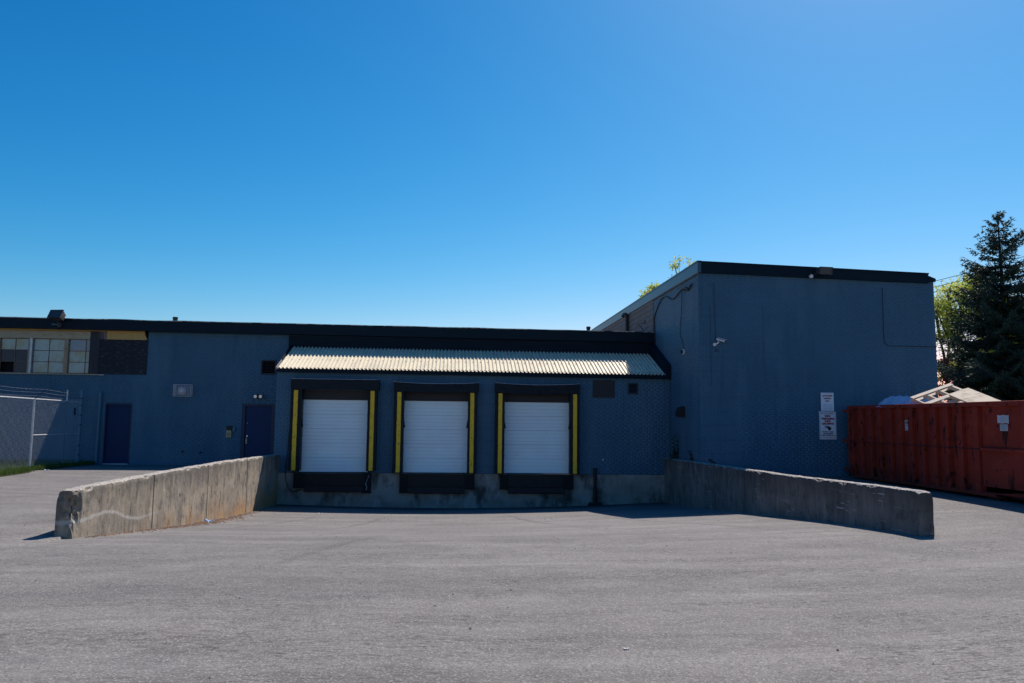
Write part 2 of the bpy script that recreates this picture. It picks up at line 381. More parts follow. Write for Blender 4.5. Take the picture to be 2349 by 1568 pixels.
    cur = mx(rg(nz((38, 60, 40), 3, .8), .56, .68, .55), cur, (0.095, 0.088, 0.088))
    cur = mx(rg(nz((45, 70, 50), 2, .8, None, (7, 7, 0)), .62, .72, .4), cur, (0.38, 0.36, 0.35))
    cur = mx(rg(nz((2.2, 7, 1), 4, .7, w, (2, 9, 0)), .54, .70, .4), cur, (0.12, 0.11, 0.11))
    # tyre-darkened and damp earth close to the dock face
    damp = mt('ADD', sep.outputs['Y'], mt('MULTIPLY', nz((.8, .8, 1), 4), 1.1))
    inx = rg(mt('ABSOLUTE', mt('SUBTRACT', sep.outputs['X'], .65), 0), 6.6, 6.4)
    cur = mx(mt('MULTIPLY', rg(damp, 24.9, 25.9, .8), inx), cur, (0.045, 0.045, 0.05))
    l.new(cur, b.inputs['Base Color'])
    bp = n.new('ShaderNodeBump'); bp.inputs['Strength'].default_value = .8; bp.inputs['Distance'].default_value = .006
    l.new(nz((70, 70, 70), 5, .75), bp.inputs['Height'])
    bp2 = n.new('ShaderNodeBump'); bp2.inputs['Strength'].default_value = .35; bp2.inputs['Distance'].default_value = .02
    l.new(nz((3, 9, 1), 4, .6, w), bp2.inputs['Height']); l.new(bp.outputs[0], bp2.inputs['Normal'])
    l.new(bp2.outputs[0], b.inputs['Normal'])
    return m
M['asphalt'] = asphalt_material()

# ------------------------------------------------------------------ mesh helpers
def mesh_fast(name, V, F):
    """V (n,3) array, F (m,k) array with constant k"""
    me = bpy.data.meshes.new(name)
    V = np.asarray(V, dtype=np.float32); F = np.asarray(F, dtype=np.int32)
    me.vertices.add(len(V)); me.vertices.foreach_set('co', V.ravel())
    k = F.shape[1]
    me.loops.add(F.size); me.loops.foreach_set('vertex_index', F.ravel())
    me.polygons.add(len(F)); me.polygons.foreach_set('loop_start', np.arange(0, F.size, k, dtype=np.int32))
    try: me.polygons.foreach_set('loop_total', np.full(len(F), k, dtype=np.int32))
    except Exception: pass
    me.update(calc_edges=True)
    return me

def link(name, me, mat, parent=None, loc=None):
    o = bpy.data.objects.new(name, me)
    if mat is not None:
        if len(me.materials) == 0: me.materials.append(mat)
    COL.objects.link(o)
    if parent is not None: o.parent = parent
    if loc is not None: o.location = loc
    return o

def thing(name, label, cat, loc, group=None):
    o = bpy.data.objects.new(name, None)
    o.empty_display_size = .2
    COL.objects.link(o)
    o.location = loc
    o['label'] = label; o['category'] = cat
    if group: o['group'] = group
    return o

def tag(o, label=None, cat=None, group=None, kind=None):
    if label: o['label'] = label
    if cat: o['category'] = cat
    if group: o['group'] = group
    if kind: o['kind'] = kind
    return o

class MB:
    """collects shapes given in world metres; build() writes them relative to the thing's base"""
    def __init__(s): s.v = []; s.f = []; s.smooth = False
    def add(s, vs, fs):
        k = len(s.v); s.v += [tuple(p) for p in vs]; s.f += [tuple(i + k for i in f) for f in fs]; return s
    def box(s, x0, x1, y0, y1, z0, z1):
        return s.add([(x0, y0, z0), (x1, y0, z0), (x1, y1, z0), (x0, y1, z0), (x0, y0, z1), (x1, y0, z1), (x1, y1, z1), (x0, y1, z1)],
                     [(0, 3, 2, 1), (4, 5, 6, 7), (0, 1, 5, 4), (1, 2, 6, 5), (2, 3, 7, 6), (3, 0, 4, 7)])
    def obox(s, c, ax, ay, az, hx, hy, hz):
        """oriented box, half sizes"""
        c, ax, ay, az = Vector(c), Vector(ax).normalized(), Vector(ay).normalized(), Vector(az).normalized()
        P = [c + ax * (i * hx) + ay * (j * hy) + az * (k * hz) for k in (-1, 1) for (i, j) in ((-1, -1), (1, -1), (1, 1), (-1, 1))]
        return s.add(P, [(0, 3, 2, 1), (4, 5, 6, 7), (0, 1, 5, 4), (1, 2, 6, 5), (2, 3, 7, 6), (3, 0, 4, 7)])
    def hexa(s, P):
        return s.add(P, [(0, 3, 2, 1), (4, 5, 6, 7), (0, 1, 5, 4), (1, 2, 6, 5), (2, 3, 7, 6), (3, 0, 4, 7)])
    def prism(s, poly, axis, a, b):
        """poly of 2D points extruded along axis ('x','y','z') from a to b"""
        n = len(poly)
        def pt(p, t): return (t, p[0], p[1]) if axis == 'x' else ((p[0], t, p[1]) if axis == 'y' else (p[0], p[1], t))
        vs = [pt(p, a) for p in poly] + [pt(p, b) for p in poly]
        fs = [tuple(range(n))[::-1], tuple(range(n, 2 * n))] + [(i, (i + 1) % n, n + (i + 1) % n, n + i) for i in range(n)]
        return s.add(vs, fs)
    def tube(s, path, r, n=8, cap=True):
        path = [Vector(p) for p in path]; rings = []
        rr = r if isinstance(r, (list, tuple)) else [r] * len(path)
        prev = None
        vs, fs = [], []
        for i, p in enumerate(path):
            d = (path[min(i + 1, len(path) - 1)] - path[max(i - 1, 0)]).normalized()
            if prev is None:
                a = d.orthogonal().normalized()
            else:
                a = (prev - d * prev.dot(d)).normalized()
            prev = a; b = d.cross(a)
            for j in range(n):
                t = 2 * math.pi * j / n
                vs.append(p + (a * math.cos(t) + b * math.sin(t)) * rr[i])
        for i in range(len(path) - 1):
            for j in range(n):
                fs.append((i * n + j, i * n + (j + 1) % n, (i + 1) * n + (j + 1) % n, (i + 1) * n + j))
        if cap:
            fs.append(tuple(range(n))[::-1]); fs.append(tuple((len(path) - 1) * n + j for j in range(n)))
        return s.add(vs, fs)
    def disc(s, c, axis, r, h, n=20):
        c = Vector(c); d = Vector(axis).normalized()
        return s.tube([c, c + d * h], r, n)
    def build(s, name, mat, parent=None, org=None, bevel=0, smooth=False):
        if org is None:
            org = Vector((0, 0, 0)); q = parent
            while q is not None:
                org += q.location; q = q.parent
        me = bpy.data.meshes.new(name)
        me.from_pydata([(p[0] - org[0], p[1] - org[1], p[2] - org[2]) for p in s.v], [], s.f)
        bm = bmesh.new(); bm.from_mesh(me)
        if bevel > 0:
            bmesh.ops.bevel(bm, geom=[e for e in bm.edges if e.is_manifold and e.calc_face_angle(0) > .5], offset=bevel, segments=2 if bevel > .01 else 1, affect='EDGES', clamp_overlap=True)
        bmesh.ops.recalc_face_normals(bm, faces=bm.faces)
        bm.to_mesh(me); bm.free()
        if smooth:
            for p in me.polygons: p.use_smooth = True
        return link(name, me, mat, parent, None if parent is not None else None)

def B(): return MB()

def top(name, mb, mat, label, cat, base, group=None, kind=None, **kw):
    """a thing that is one mesh: origin at its base"""
    o = mb.build(name, mat, None, org=Vector(base), **kw)
    o.location = base
    return tag(o, label, cat, group, kind)

def curve_pts(pts, n=6):
    """Catmull-Rom through points"""
    P = [Vector(p) for p in pts]; out = []
    for i in range(len(P) - 1):
        p0, p1, p2, p3 = P[max(i - 1, 0)], P[i], P[i + 1], P[min(i + 2, len(P) - 1)]
        for k in range(n):
            t = k / n
            out.append(.5 * ((2 * p1) + (p2 - p0) * t + (2 * p0 - 5 * p1 + 4 * p2 - p3) * t * t + (-p0 + 3 * p1 - 3 * p2 + p3) * t ** 3))
    out.append(P[-1]); return out

def text(s, name, org, ux, uz, height, width, mat, parent, bold=.0, align='c', push=None):
    """flat lettering; org = centre (or left) baseline point in world, width fits the line"""
    cu = bpy.data.curves.new(name, 'FONT'); cu.body = s; cu.size = 1.0; cu.offset = bold; cu.resolution_u = 2
    o = bpy.data.objects.new(name, cu); COL.objects.link(o)
    dg = bpy.context.evaluated_depsgraph_get()
    me = bpy.data.meshes.new_from_object(o.evaluated_get(dg))
    bpy.data.objects.remove(o); bpy.data.curves.remove(cu)
    co = np.array([v.co[:] for v in me.vertices])
    x0, x1 = co[:, 0].min(), co[:, 0].max(); z0, z1 = co[:, 1].min(), co[:, 1].max()
    sx = width / (x1 - x0); sz = height / max(z1 - z0, .5)
    off = Vector((0, 0, 0)); q = parent
    while q is not None: off += q.location; q = q.parent
    ux, uz = Vector(ux), Vector(uz)
    for v, c in zip(me.vertices, co):
        xx = (c[0] - x0) * sx - (width / 2 if align == 'c' else 0)
        v.co = Vector(org) + ux * xx + uz * ((c[1] - z0) * sz) - off
    me.name = name
    me.materials.clear()
    return link(name, me, mat, parent)

# ------------------------------------------------------------------ ground
XL, XLo, XR, XRo = -5.70, -5.96, 6.95, 7.18
YD, YL, YB, XC = 25.81, 28.0, 22.6, 7.19
def lerp(t, a, b): return a + (b - a) * t
def cur(y, pts):
    if y <= pts[0][0]: return pts[0][1]
    for (a, va), (b, vb) in zip(pts, pts[1:]):
        if y <= b:
            t = (y - a) / (b - a); return va + (vb - va) * t
    return pts[-1][1]
def height(x, y):
    lin = cur(y, [(4, 0), (8, -.04), (11, -.13), (12.3, -.20), (16.5, -.59), (20, -.86), (22.8, -1.03), (25.8, -1.16)])
    rin = cur(y, [(4, 0), (9, 0), (11.4, -.03), (13.5, -.14), (16.2, -.35), (18.5, -.53), (22.2, -.84), (25.8, -1.06)])
    lo = cur(y, [(4, 0), (8, -.04), (11, -.13), (12.3, -.165), (16, -.10), (20, -.03), (23, 0), (26, -.03), (28, -.06)])
    ro = cur(y, [(4, 0), (9, 0), (11.4, -.03), (14, 0), (16, .02), (20, .03), (22.6, .05), (60, .3)])
    mid = .65
    if x <= -5.84: return lo
    if x >= 7.08: return ro
    t = (x - XL) / (XR - XL); t = min(max(t, 0), 1)
    h = lerp(t, lin, rin)
    sag = cur(y, [(11, 0), (18, .10), (26, .16)])
    return h - sag * math.sin(math.pi * t) ** 1.0

xs = sorted(set([-400, -200, -100, -60, -40, -30, -24] + [round(-20 + .5 * i, 3) for i in range(28)] + [-5.84, -5.82] + [round(-5.6 + .35 * i, 3) for i in range(36)] + [7.06, 7.08] + [round(7.5 + .5 * i, 3) for i in range(40)] + [32, 40, 60, 100, 200, 400]))
ys = sorted(set([-200, -80, -30, -10, -4] + [round(-2 + .4 * i, 3) for i in range(70)] + [25.9, 26.2, 27, 28, 29, 32, 40, 60, 100, 200, 500]))
V = [(x, y, height(x, y) + (0.012 * noise.noise(Vector((x * .4, y * .5, 0))) if 2 < y < 25 else 0)) for y in ys for x in xs]
nx = len(xs)
F = [(j * nx + i, j * nx + i + 1, (j + 1) * nx + i + 1, (j + 1) * nx + i) for j in range(len(ys) - 1) for i in range(nx - 1)]
g = link('ground', mesh_fast('ground', V, F), M['asphalt'])
for p in g.data.polygons: p.use_smooth = True
g['kind'] = 'structure'; g['label'] = 'faded grey asphalt yard with a ramp sinking to the docks'
def gz(x, y): return height(x, y)

# grass strip and soil behind the chain link fence
mb = B(); P = []
soil_x = [-40, -30, -24, -20, -17, -15, -14, -13.3, -12.75, -12.3]
soil_y = [8, 12, 15, 17, 18.5, 20, 21, 22, 23, 23.6, 24.2, 25, 26, 27, 27.95]
for y in soil_y:
    for i, x in enumerate(soil_x):
        e = 0
        if i == len(soil_x) - 1: e = .12 * noise.noise(Vector((y * 1.5, 3, 0))) + (.35 if y < 23.2 else .0)
        z = gz(x, y) + (.012 if i == len(soil_x) - 1 else .07 + .04 * noise.noise(Vector((x, y, 0))))
        P.append((x + e, y, z))
n = len(soil_x)
mb.add(P, [(j * n + i, j * n + i + 1, (j + 1) * n + i + 1, (j + 1) * n + i) for j in range(len(soil_y) - 1) for i in range(n - 1)])
o = mb.build('grass_verge_soil', M['soil'], None, org=Vector((0, 0, 0)), smooth=True); o['kind'] = 'structure'
N = 26000
gx = -12.35 - rng.random(N) ** 1.4 * 6.5; gy = 19.5 + rng.random(N) * 8.3
edge = -12.35 + np.where(gy < 23.2, .3, 0)
gx = np.where(rng.random(N) < .12, edge + rng.normal(0, .05, N), gx)
gh = (.05 + .12 * rng.random(N)) * np.where(gx > -12.6, .6, 1)
ang = rng.random(N) * 6.283; ln = rng.normal(0, .35, (N, 2)) * gh[:, None]
gzv = np.array([height(a, b) for a, b in zip(gx, gy)]) + .02
wv = .006 + .006 * rng.random(N)
Vg = np.empty((N, 3, 3))
Vg[:, 0] = np.stack([gx - np.cos(ang) * wv, gy - np.sin(ang) * wv, gzv], 1)
Vg[:, 1] = np.stack([gx + np.cos(ang) * wv, gy + np.sin(ang) * wv, gzv], 1)
Vg[:, 2] = np.stack([gx + ln[:, 0], gy + ln[:, 1], gzv + gh + .05], 1)
o = link('grass', mesh_fast('grass', Vg.reshape(-1, 3), np.arange(3 * N).reshape(-1, 3)), M['grass'])
tag(o, 'short green grass growing behind the chain link fence', 'grass', kind='stuff')

# ------------------------------------------------------------------ brickwork
BL, BH, JT = .203, .0677, .0075
def brick_mesh(L, H=BH - JT, D=.0016, bv=.0008):
    """front faces -Y (local), centred in x, z"""
    x, z = L / 2, H / 2
    v = [(-x, D, -z), (x, D, -z), (x, D, z), (-x, D, z), (-x, -D + bv, -z), (x, -D + bv, -z), (x, -D + bv, z), (-x, -D + bv, z),
         (-x + bv, -D, -z + bv), (x - bv, -D, -z + bv), (x - bv, -D, z - bv), (-x + bv, -D, z - bv)]
    f = [(0, 1, 5, 4), (1, 2, 6, 5), (2, 3, 7, 6), (3, 0, 4, 7), (4, 5, 9, 8), (5, 6, 10, 9), (6, 7, 11, 10), (7, 4, 8, 11), (8, 9, 10, 11)]
    return v, f
def courses(a0, a1, z0, z1, cuts, slope=0.0):
    """list of (a_centre, z_centre, length) for one wall face along coordinate a"""
    out = []; r = 0; z = z0 + BH / 2
    while z < z1 - BH * .35:
        iv = [(a0, a1)]
        for (c0, c1, d0, d1) in cuts:
            if d0 - BH * .45 < z < d1 + BH * .45:
                nv = []
                for (p, q) in iv:
                    if c1 <= p or c0 >= q: nv.append((p, q))
                    else:
                        if c0 > p: nv.append((p, c0))
                        if c1 < q: nv.append((c1, q))
                iv = nv
        hdr = (r % 6 == 3)
        L = BL / 2 if hdr else BL
        off = (0 if r % 2 else L / 2) + (L / 4 if hdr else 0)
        k0 = math.floor((a0 - off) / L) - 1
        a = a0 - L + (off % L)
        while a < a1:
            for (p, q) in iv:
                s, e = max(a, p), min(a + L, q)
                if e - s > .035: out.append(((s + e) / 2, z, e - s - JT))
            a += L
        z += BH; r += 1
    return out
def wall_slab(mb, axis, plane, thick, a0, a1, z0, z1, cuts):
    """mortar backing with real openings"""
    A = sorted(set([a0, a1] + [min(max(c, a0), a1) for q in cuts for c in q[:2]])); Z = sorted(set([z0, z1] + [min(max(c, z0), z1) for q in cuts for c in q[2:]]))
    for i in range(len(A) - 1):
        run = None
        for j in range(len(Z) - 1):
            ca, cz = (A[i] + A[i + 1]) / 2, (Z[j] + Z[j + 1]) / 2
            hole = any(q[0] < ca < q[1] and q[2] < cz < q[3] for q in cuts)
            if not hole:
                if axis == 'y': mb.box(A[i], A[i + 1], plane, plane + thick, Z[j], Z[j + 1])
                else: mb.box(plane, plane + thick, A[i], A[i + 1], Z[j], Z[j + 1])
def place_bricks(root, faces, nind=300, view=Vector((0, 0, EYE))):
    """faces: list of (axis, plane, list of bricks). axis 'y' faces -Y, 'x' faces -X"""
    allb = []
    for axis, plane, bl in faces:
        for (a, z, L) in bl:
            p = Vector((a, plane, z)) if axis == 'y' else Vector((plane, a, z))
            d = (p - view).length
            nrm = Vector((0, 1, 0)) if axis == 'y' else Vector((1, 0, 0))
            allb.append((L * abs((p - view).normalized().dot(nrm)) / d / d, axis, p, L))
    allb.sort(key=lambda t: -t[0])
    cache = {}
    org = root.location
    for i, (_, axis, p, L) in enumerate(allb[:nind]):
        key = (round(L, 2))
        if key not in cache:
            v, f = brick_mesh(L if abs(L - key) < 1e-6 else L)
            me = bpy.data.meshes.new('brick'); me.from_pydata(v, [], f); me.materials.append(M['brick']); cache[key] = me
        o = bpy.data.objects.new('brick', cache[key]); COL.objects.link(o); o.parent = root
        j = random.uniform(-.0006, .0006)
        o.location = (p.x, p.y + (j if axis == 'y' else 0), p.z) - org if False else (p - org + (Vector((0, j, 0)) if axis == 'y' else Vector((j, 0, 0))))
        o.rotation_euler = (random.uniform(-.012, .012), 0, (0 if axis == 'y' else -math.pi / 2) + random.uniform(-.006, .006))
    rest = allb[nind:]
    base, fq = brick_mesh(1.0)
    fq = np.array(fq)
    n = len(rest); Vb = np.empty((n, 12, 3))
    for i, (_, axis, p, L) in enumerate(rest):
        v, _f2 = brick_mesh(L)
        v = np.array(v); j = random.uniform(-.0006, .0006); v[:, 1] += j
        t = random.uniform(-.006, .006); v[4:, 1] += v[4:, 2] * t
        if axis == 'x': v = np.stack([v[:, 1], -v[:, 0], v[:, 2]], 1)
        Vb[i] = v + np.array(p[:])
    Vb -= np.array(org[:])
    Fb = (fq[None] + (np.arange(n) * 12)[:, None, None]).reshape(-1, 4)
    o = link('brickwork', mesh_fast('brickwork', Vb.reshape(-1, 3), Fb), M['brick'], root)
    o['kind'] = 'stuff'
    return o

# ------------------------------------------------------------------ low warehouse with loading dock
LOW = thing('low_warehouse', 'long low blue-grey brick warehouse with three white dock doors', 'warehouse', (0, YL, 0))
WX0 = -24.0
winL = [(-18.9, -12.83)]
cutsL = [(-18.9, -10.87, 3.04, 4.62), (-12.19, -11.28, -.2, 2.045), (-7.525, -6.395, -.2, 2.075), (-6.935, -6.41, 3.12, 3.636)]
slabL = B(); wall_slab(slabL, 'y', YL, .25, WX0, XC - .01, -.2, 4.9, cutsL)
docks = [(-5.12, -2.80, 2.52), (-1.80, .46, 2.51), (1.50, 3.80, 2.50)]
ZD = -.135
cutsD = [(a, b, ZD - .02, c) for a, b, c in docks] + [(5.73, 6.075, 2.524, 2.894)]
XDL = -5.88
wall_slab(slabL, 'y', YD, .22, XDL, XC - .01, ZD - .02, 3.12, cutsD)
slabL.box(XDL, XDL + .2, YD + .225, YL - .003, -.2, 3.05)
slabL.build('wall', M['mortar'], LOW)
faces = [('y', YL - .0016, courses(WX0 + 4, XDL, -.08, 4.57, cutsL)),
         ('y', YD - .0016, courses(XDL, XC - .01, ZD, 3.12, cutsD)),
         ('x', XDL - .0016, courses(YD, YL, -.1, 3.2, []))]
place_bricks(LOW, faces)
# concrete dock face below the brick
def rough_face(x0, x1, y, z0, z1, step=.07, amp=.006, back=.25, holes=()):
    mb = B(); nx_ = max(2, int((x1 - x0) / step)); nz_ = max(2, int((z1 - z0) / step)); P = []
    for j in range(nz_ + 1):
        for i in range(nx_ + 1):
            x = lerp(i / nx_, x0, x1); z = lerp(j / nz_, z0, z1)
            P.append((x, y + amp * noise.noise(Vector((x * 6, z * 6, 1))) + amp * 1.6 * noise.noise(Vector((x * 1.3, z * 1.3, 4))), z))
    w = nx_ + 1
    mb.add(P, [(j * w + i, j * w + i + 1, (j + 1) * w + i + 1, (j + 1) * w + i) for j in range(nz_) for i in range(nx_)])
    mb.box(x0, x1, y + .03, y + back, z0, z1 - .002)
    mb.box(x0, x1, y - .004, y + .03, z1 - .001, z1 + .004)
    return mb
rough_face(XDL, XC - .012, YD - .016, -1.7, ZD - .025).build('dock_face', M['concrete'], LOW, smooth=False)
# roof and fascia
B().box(WX0, XC - .02, YL + .1, 60, 4.78, 4.84).build('roof', M['roof'], LOW)
def sloped_strip(x0, x1, ya, yb, za0, za1, zb0, zb1, n=60, wob=.006, seed=0):
    """fascia band from x0 to x1: bottom za0->zb0, top za1->zb1, with slight oil-canning along its length"""
    mb = B(); P = []
    for i in range(n + 1):
        t = i / n; x = lerp(t, x0, x1); w = wob * noise.noise(Vector((x * .8, seed, 0)))
        b, tt = lerp(t, za0, zb0), lerp(t, za1, zb1)
        P += [(x, ya + w, b + w * .4), (x, ya + w * .5, tt + w), (x, yb, tt + w), (x, yb, b)]
    Fc = []
    for i in range(n):
        for j in range(4): Fc.append((4 * i + j, 4 * i + (j + 1) % 4, 4 * i + 4 + (j + 1) % 4, 4 * i + 4 + j))
    Fc += [(0, 1, 2, 3), (4 * n, 4 * n + 1, 4 * n + 2, 4 * n + 3)]
    return mb.add(P, Fc)
sloped_strip(WX0, XC - .03, 27.74, YL + .02, 4.64, 4.985, 4.485, 4.845, seed=1).build('fascia', M['navy'], LOW)
sloped_strip(WX0, XC - .03, 27.725, YL + .1, 4.987, 5.012, 4.847, 4.872, n=140, wob=.018, seed=5).build('drip_edge', M['drip'], LOW)
sloped_strip(-5.98, XC - .03, 27.86, YL - .02, 4.02, 4.50, 4.0, 4.484, seed=2, n=30).build('lower_fascia', M['navy2'], LOW)
# canopy: corrugated sheet
pit = .127; nper = int((7.06 + 5.84) / pit)
prof = [(0, 0), (.20, 0), (.42, 1), (.58, 1), (.80, 0)]
Px = []
for k in range(nper):
    for (t, h) in prof: Px.append((-5.84 + (k + t) * pit, h * .042))
Px.append((-5.84 + nper * pit, 0))
mb = B(); P = []
for (x, h) in Px:
    for (y, z) in ((25.63, 3.21), (26.4, 3.512), (27.2, 3.826), (27.93, 4.112)):
        P.append((x, y - h * .36, z + h * .93 - .006 * (x + 5.8) * .5))
m_ = 4
mb.add(P, [(i * m_ + j, (i + 1) * m_ + j, (i + 1) * m_ + j + 1, i * m_ + j + 1) for i in range(len(Px) - 1) for j in range(3)])
canopy = mb.build('canopy_roof', M['canopy'], LOW)
sm = canopy.modifiers.new('thickness', 'SOLIDIFY'); sm.thickness = .004; sm.offset = -1
mb = B()
for k in range(nper):
    for (t, y) in ((.08, 25.72), (.08, 26.55)):
        if (k % 2 == 0) or y < 26:
            x = -5.84 + (k + t) * pit; z = 3.21 + (y - 25.63) * .392
            mb.disc((x, y, z - .02), (0, -.36, .93), .009, .034, 6)
o = mb.build('roof_screw', M['screw'], LOW); o['kind'] = 'stuff'
B().prism([(25.70, 3.10), (25.70, 3.235), (27.95, 4.09), (27.95, 3.98), (25.78, 3.10)], 'x', -5.86, -5.84 + .02).build('canopy_end', M['navy2'], LOW)
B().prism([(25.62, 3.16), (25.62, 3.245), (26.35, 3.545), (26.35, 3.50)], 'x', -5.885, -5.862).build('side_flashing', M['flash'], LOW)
B().prism([(26.36, 3.42), (26.36, 3.56), (27.9, 4.20), (27.9, 4.02)], 'x', -5.895, -5.865).build('side_flashing', M['navy2'], LOW)
B().prism([(25.64, 3.09), (25.64, 3.50), (27.74, 4.42), (27.74, 4.0)], 'x', 6.99, 7.165).build('side_flashing', M['navy2'], LOW)
sloped_strip(-5.88, 7.165, 25.66, 25.79, 3.095, 3.222, 3.045, 3.172, n=40, seed=3).build('eave_board', M['navy2'], LOW)
B().box(-5.86, 7.1, 27.9, 27.925, 4.03, 4.10).build('ridge_flashing', M['galv'], LOW)

# window strip
wt = YL + .05
hdr = B(); hdr.box(-18.9, -12.83, YL - .02, YL + .12, 4.27, 4.535).build('header_board', M['cream'], LOW)
sloped_strip(-18.9, -12.30, YL - .012, YL + .1, 4.537, 4.66, 4.55, 4.63, n=12, wob=.003).build('yellow_strip', M['yellowblk'], LOW)
B().prism([(-12.28, 4.272), (-10.95, 4.272), (-10.90, 4.30), (-10.98, 4.42), (-11.02, 4.60), (-12.28, 4.60)], 'y', YL - .012, YL + .1).build('yellow_board', M['yellowblk'], LOW)
sloped_strip(-18.9, -12.46, YL - .05, YL + .12, 3.03, 3.062, 3.015, 3.045, n=30, wob=.012, seed=9).build('window_sill', M['cream'], LOW)
B().box(-12.46, -12.30, YL - .045, YL + .1, 3.012, 3.036).build('sill_end', M['galv'], LOW)
B().box(-12.83, -12.505, YL - .03, YL + .12, 3.04, 4.55).build('board', M['darkwood'], LOW)
B().box(-12.502, -12.285, YL - .018, YL + .12, 4.27, 4.555).build('board', M['paleboard'], LOW)
# plywood with ragged top edge
pl = [(-12.50, 3.085), (-10.868, 3.085)] + [(lerp(i / 24, -10.868, -12.50), 4.262 + .016 * noise.noise(Vector((i * .9, 2, 0)))) for i in range(25)]
B().prism(pl, 'y', YL - .022, YL + .02).build('plywood_panel', M['plywood'], LOW)
B().box(-12.45, -10.9, YL - .006, YL + .01, 3.045, 3.083).build('sill_strip', M['bluecable'], LOW)
B().box(-19, -10.8, YL + .26, YL + .30, 2.9, 4.7).build('dark_backing', M['void'], LOW)
B().box(-12.45, -10.88, YL + .02, YL + .24, 3.045, 4.26).build('filler', M['void'], LOW)
def window(xa, xb, zb, zt, cols, rows, mats):
    """steel sash: outer bars, muntins, panes"""
    w = B(); t = .022
    w.box(xa, xb, wt, wt + .04, zb, zb + t); w.box(xa, xb, wt, wt + .04, zt - t, zt)
    w.box(xa, xa + t, wt, wt + .04, zb + t, zt - t); w.box(xb - t, xb, wt, wt + .04, zb + t, zt - t)
    wo_ = w.build('window', M['rustbar'], LOW)
    xsn = [xa + t] + cols + [xb - t]; zsn = [zb + t] + rows + [zt - t]
    for c in cols: B().box(c - .011, c + .011, wt + .004, wt + .034, zb + t, zt - t).build('muntin', M['rustbar'], wo_)
    for r_ in rows: B().box(xa + t, xb - t, wt + .001, wt + .031, r_ - .010, r_ + .010).build('muntin', M['rustbar'], wo_)
    for i in range(len(xsn) - 1):
        for j in range(len(zsn) - 1):
            mt_ = mats(i, j)
            if mt_ is None: continue
            a = random.uniform(-.004, .004)
            p = B().hexa([(xsn[i], wt + .018 + a, zsn[j]), (xsn[i + 1], wt + .018 - a, zsn[j]), (xsn[i + 1], wt + .023 - a, zsn[j]), (xsn[i], wt + .023 + a, zsn[j]),
                          (xsn[i], wt + .018, zsn[j + 1]), (xsn[i + 1], wt + .018 + a, zsn[j + 1]), (xsn[i + 1], wt + .023 + a, zsn[j + 1]), (xsn[i], wt + .023, zsn[j + 1])])
            p.build('pane', M[mt_], wo_)
    return wo_
window(-15.85, -14.91, 3.06, 4.27, [-15.36], [3.455, 3.865], lambda i, j: None if (i == 0 and j == 0) else ('paneD' if j == 0 or (j == 1 and i == 0) else ('paneD' if (i, j) == (1, 1) else 'paneA')))
window(-14.76, -13.70, 3.06, 4.27, [-14.225], [3.46, 3.85], lambda i, j: 'paneA')
window(-13.56, -12.835, 3.06, 4.27, [-12.99], [3.46, 3.85], lambda i, j: 'paneB' if j == 2 else 'paneA')
window(-17.0, -16.0, 3.06, 4.27, [-16.5], [3.455, 3.865], lambda i, j: 'paneD' if j < 2 else 'paneA')
window(-18.85, -17.1, 3.06, 4.27, [-18.3, -17.7], [3.455, 3.865], lambda i, j: 'paneA')
for (a, b_) in ((-14.905, -14.84), (-14.835, -14.765), (-13.695, -13.565), (-15.995, -15.855)):
    B().box(a, b_, YL - .005 if a != -14.835 else YL - .03, YL + .12, 3.055, 4.27).build('window_post', M['mullion'] if a != -14.835 else M['galv'], LOW)
# louvre
lv = B()
for q in ((-6.935, -6.41, 3.12, 3.16), (-6.935, -6.41, 3.596, 3.636), (-6.935, -6.895, 3.16, 3.596), (-6.45, -6.41, 3.16, 3.596)):
    lv.box(q[0], q[1], YL - .03, YL + .1, q[2], q[3])
lv = lv.build('vent', M['ventgrey'], LOW)
for k in range(8):
    z = 3.185 + k * .053
    B().hexa([(-6.895, YL - .01, z - .016), (-6.45, YL - .01, z - .016), (-6.45, YL + .05, z + .016), (-6.895, YL + .05, z + .016),
              (-6.895, YL - .01, z - .011), (-6.45, YL - .01, z - .011), (-6.45, YL + .05, z + .021), (-6.895, YL + .05, z + .021)]).build('louver_slat', M['panelblk'], lv)
B().box(-6.90, -6.44, YL + .09, YL + .1, 3.15, 3.6).build('vent_back', M['void'], lv)
# steel doors
d1 = B().box(-12.15, -11.32, YL + .07, YL + .11, -.03, 2.0).build('steel_door', M['bluedoor2'], LOW)
fr = B(); fr.box(-12.19, -12.15, YL + .0, YL + .14, -.06, 2.045); fr.box(-11.32, -11.28, YL + .0, YL + .14, -.06, 2.045); fr.box(-12.15, -11.32, YL, YL + .14, 2.0, 2.045)
fr.build('door_frame', M['frame'], d1)
B().box(-12.15, -11.32, YL - .02, YL + .12, -.065, -.032).build('threshold', M['galv'], d1)
d2 = B().box(-7.415, -6.51, YL + .06, YL + .10, -.03, 2.0).build('steel_door', M['bluedoor'], LOW)
fr = B(); fr.box(-7.525, -7.42, YL + .01, YL + .14, -.06, 2.075); fr.box(-6.505, -6.395, YL + .01, YL + .14, -.06, 2.075); fr.box(-7.42, -6.505, YL + .01, YL + .14, 2.005, 2.075)
fr.build('door_frame', M['frame'], d2)
hd = B(); hd.box(-7.36, -7.325, YL + .03, YL + .06, .69, .90); hd.tube([(-7.343, YL + .02, .88), (-7.343, YL - .01, .86), (-7.343, YL - .01, .73), (-7.343, YL + .02, .71)], .011, 8)
hd.build('door_handle', M['steel'], d2)
B().disc((-7.33, YL + .06, .955), (0, -1, 0), .024, .03, 16).build('door_lock', M['steel'], d2)
B().prism([(-7.375, 1.388), (-7.335, 1.40), (-7.325, 1.425), (-7.35, 1.41)], 'y', YL + .056, YL + .0595).build('sticker', M['whitepl'], d2)
B().box(-11.9, -5.9, 28.25, 28.3, -.2, 2.2).build('dark_backing', M['void'], LOW)
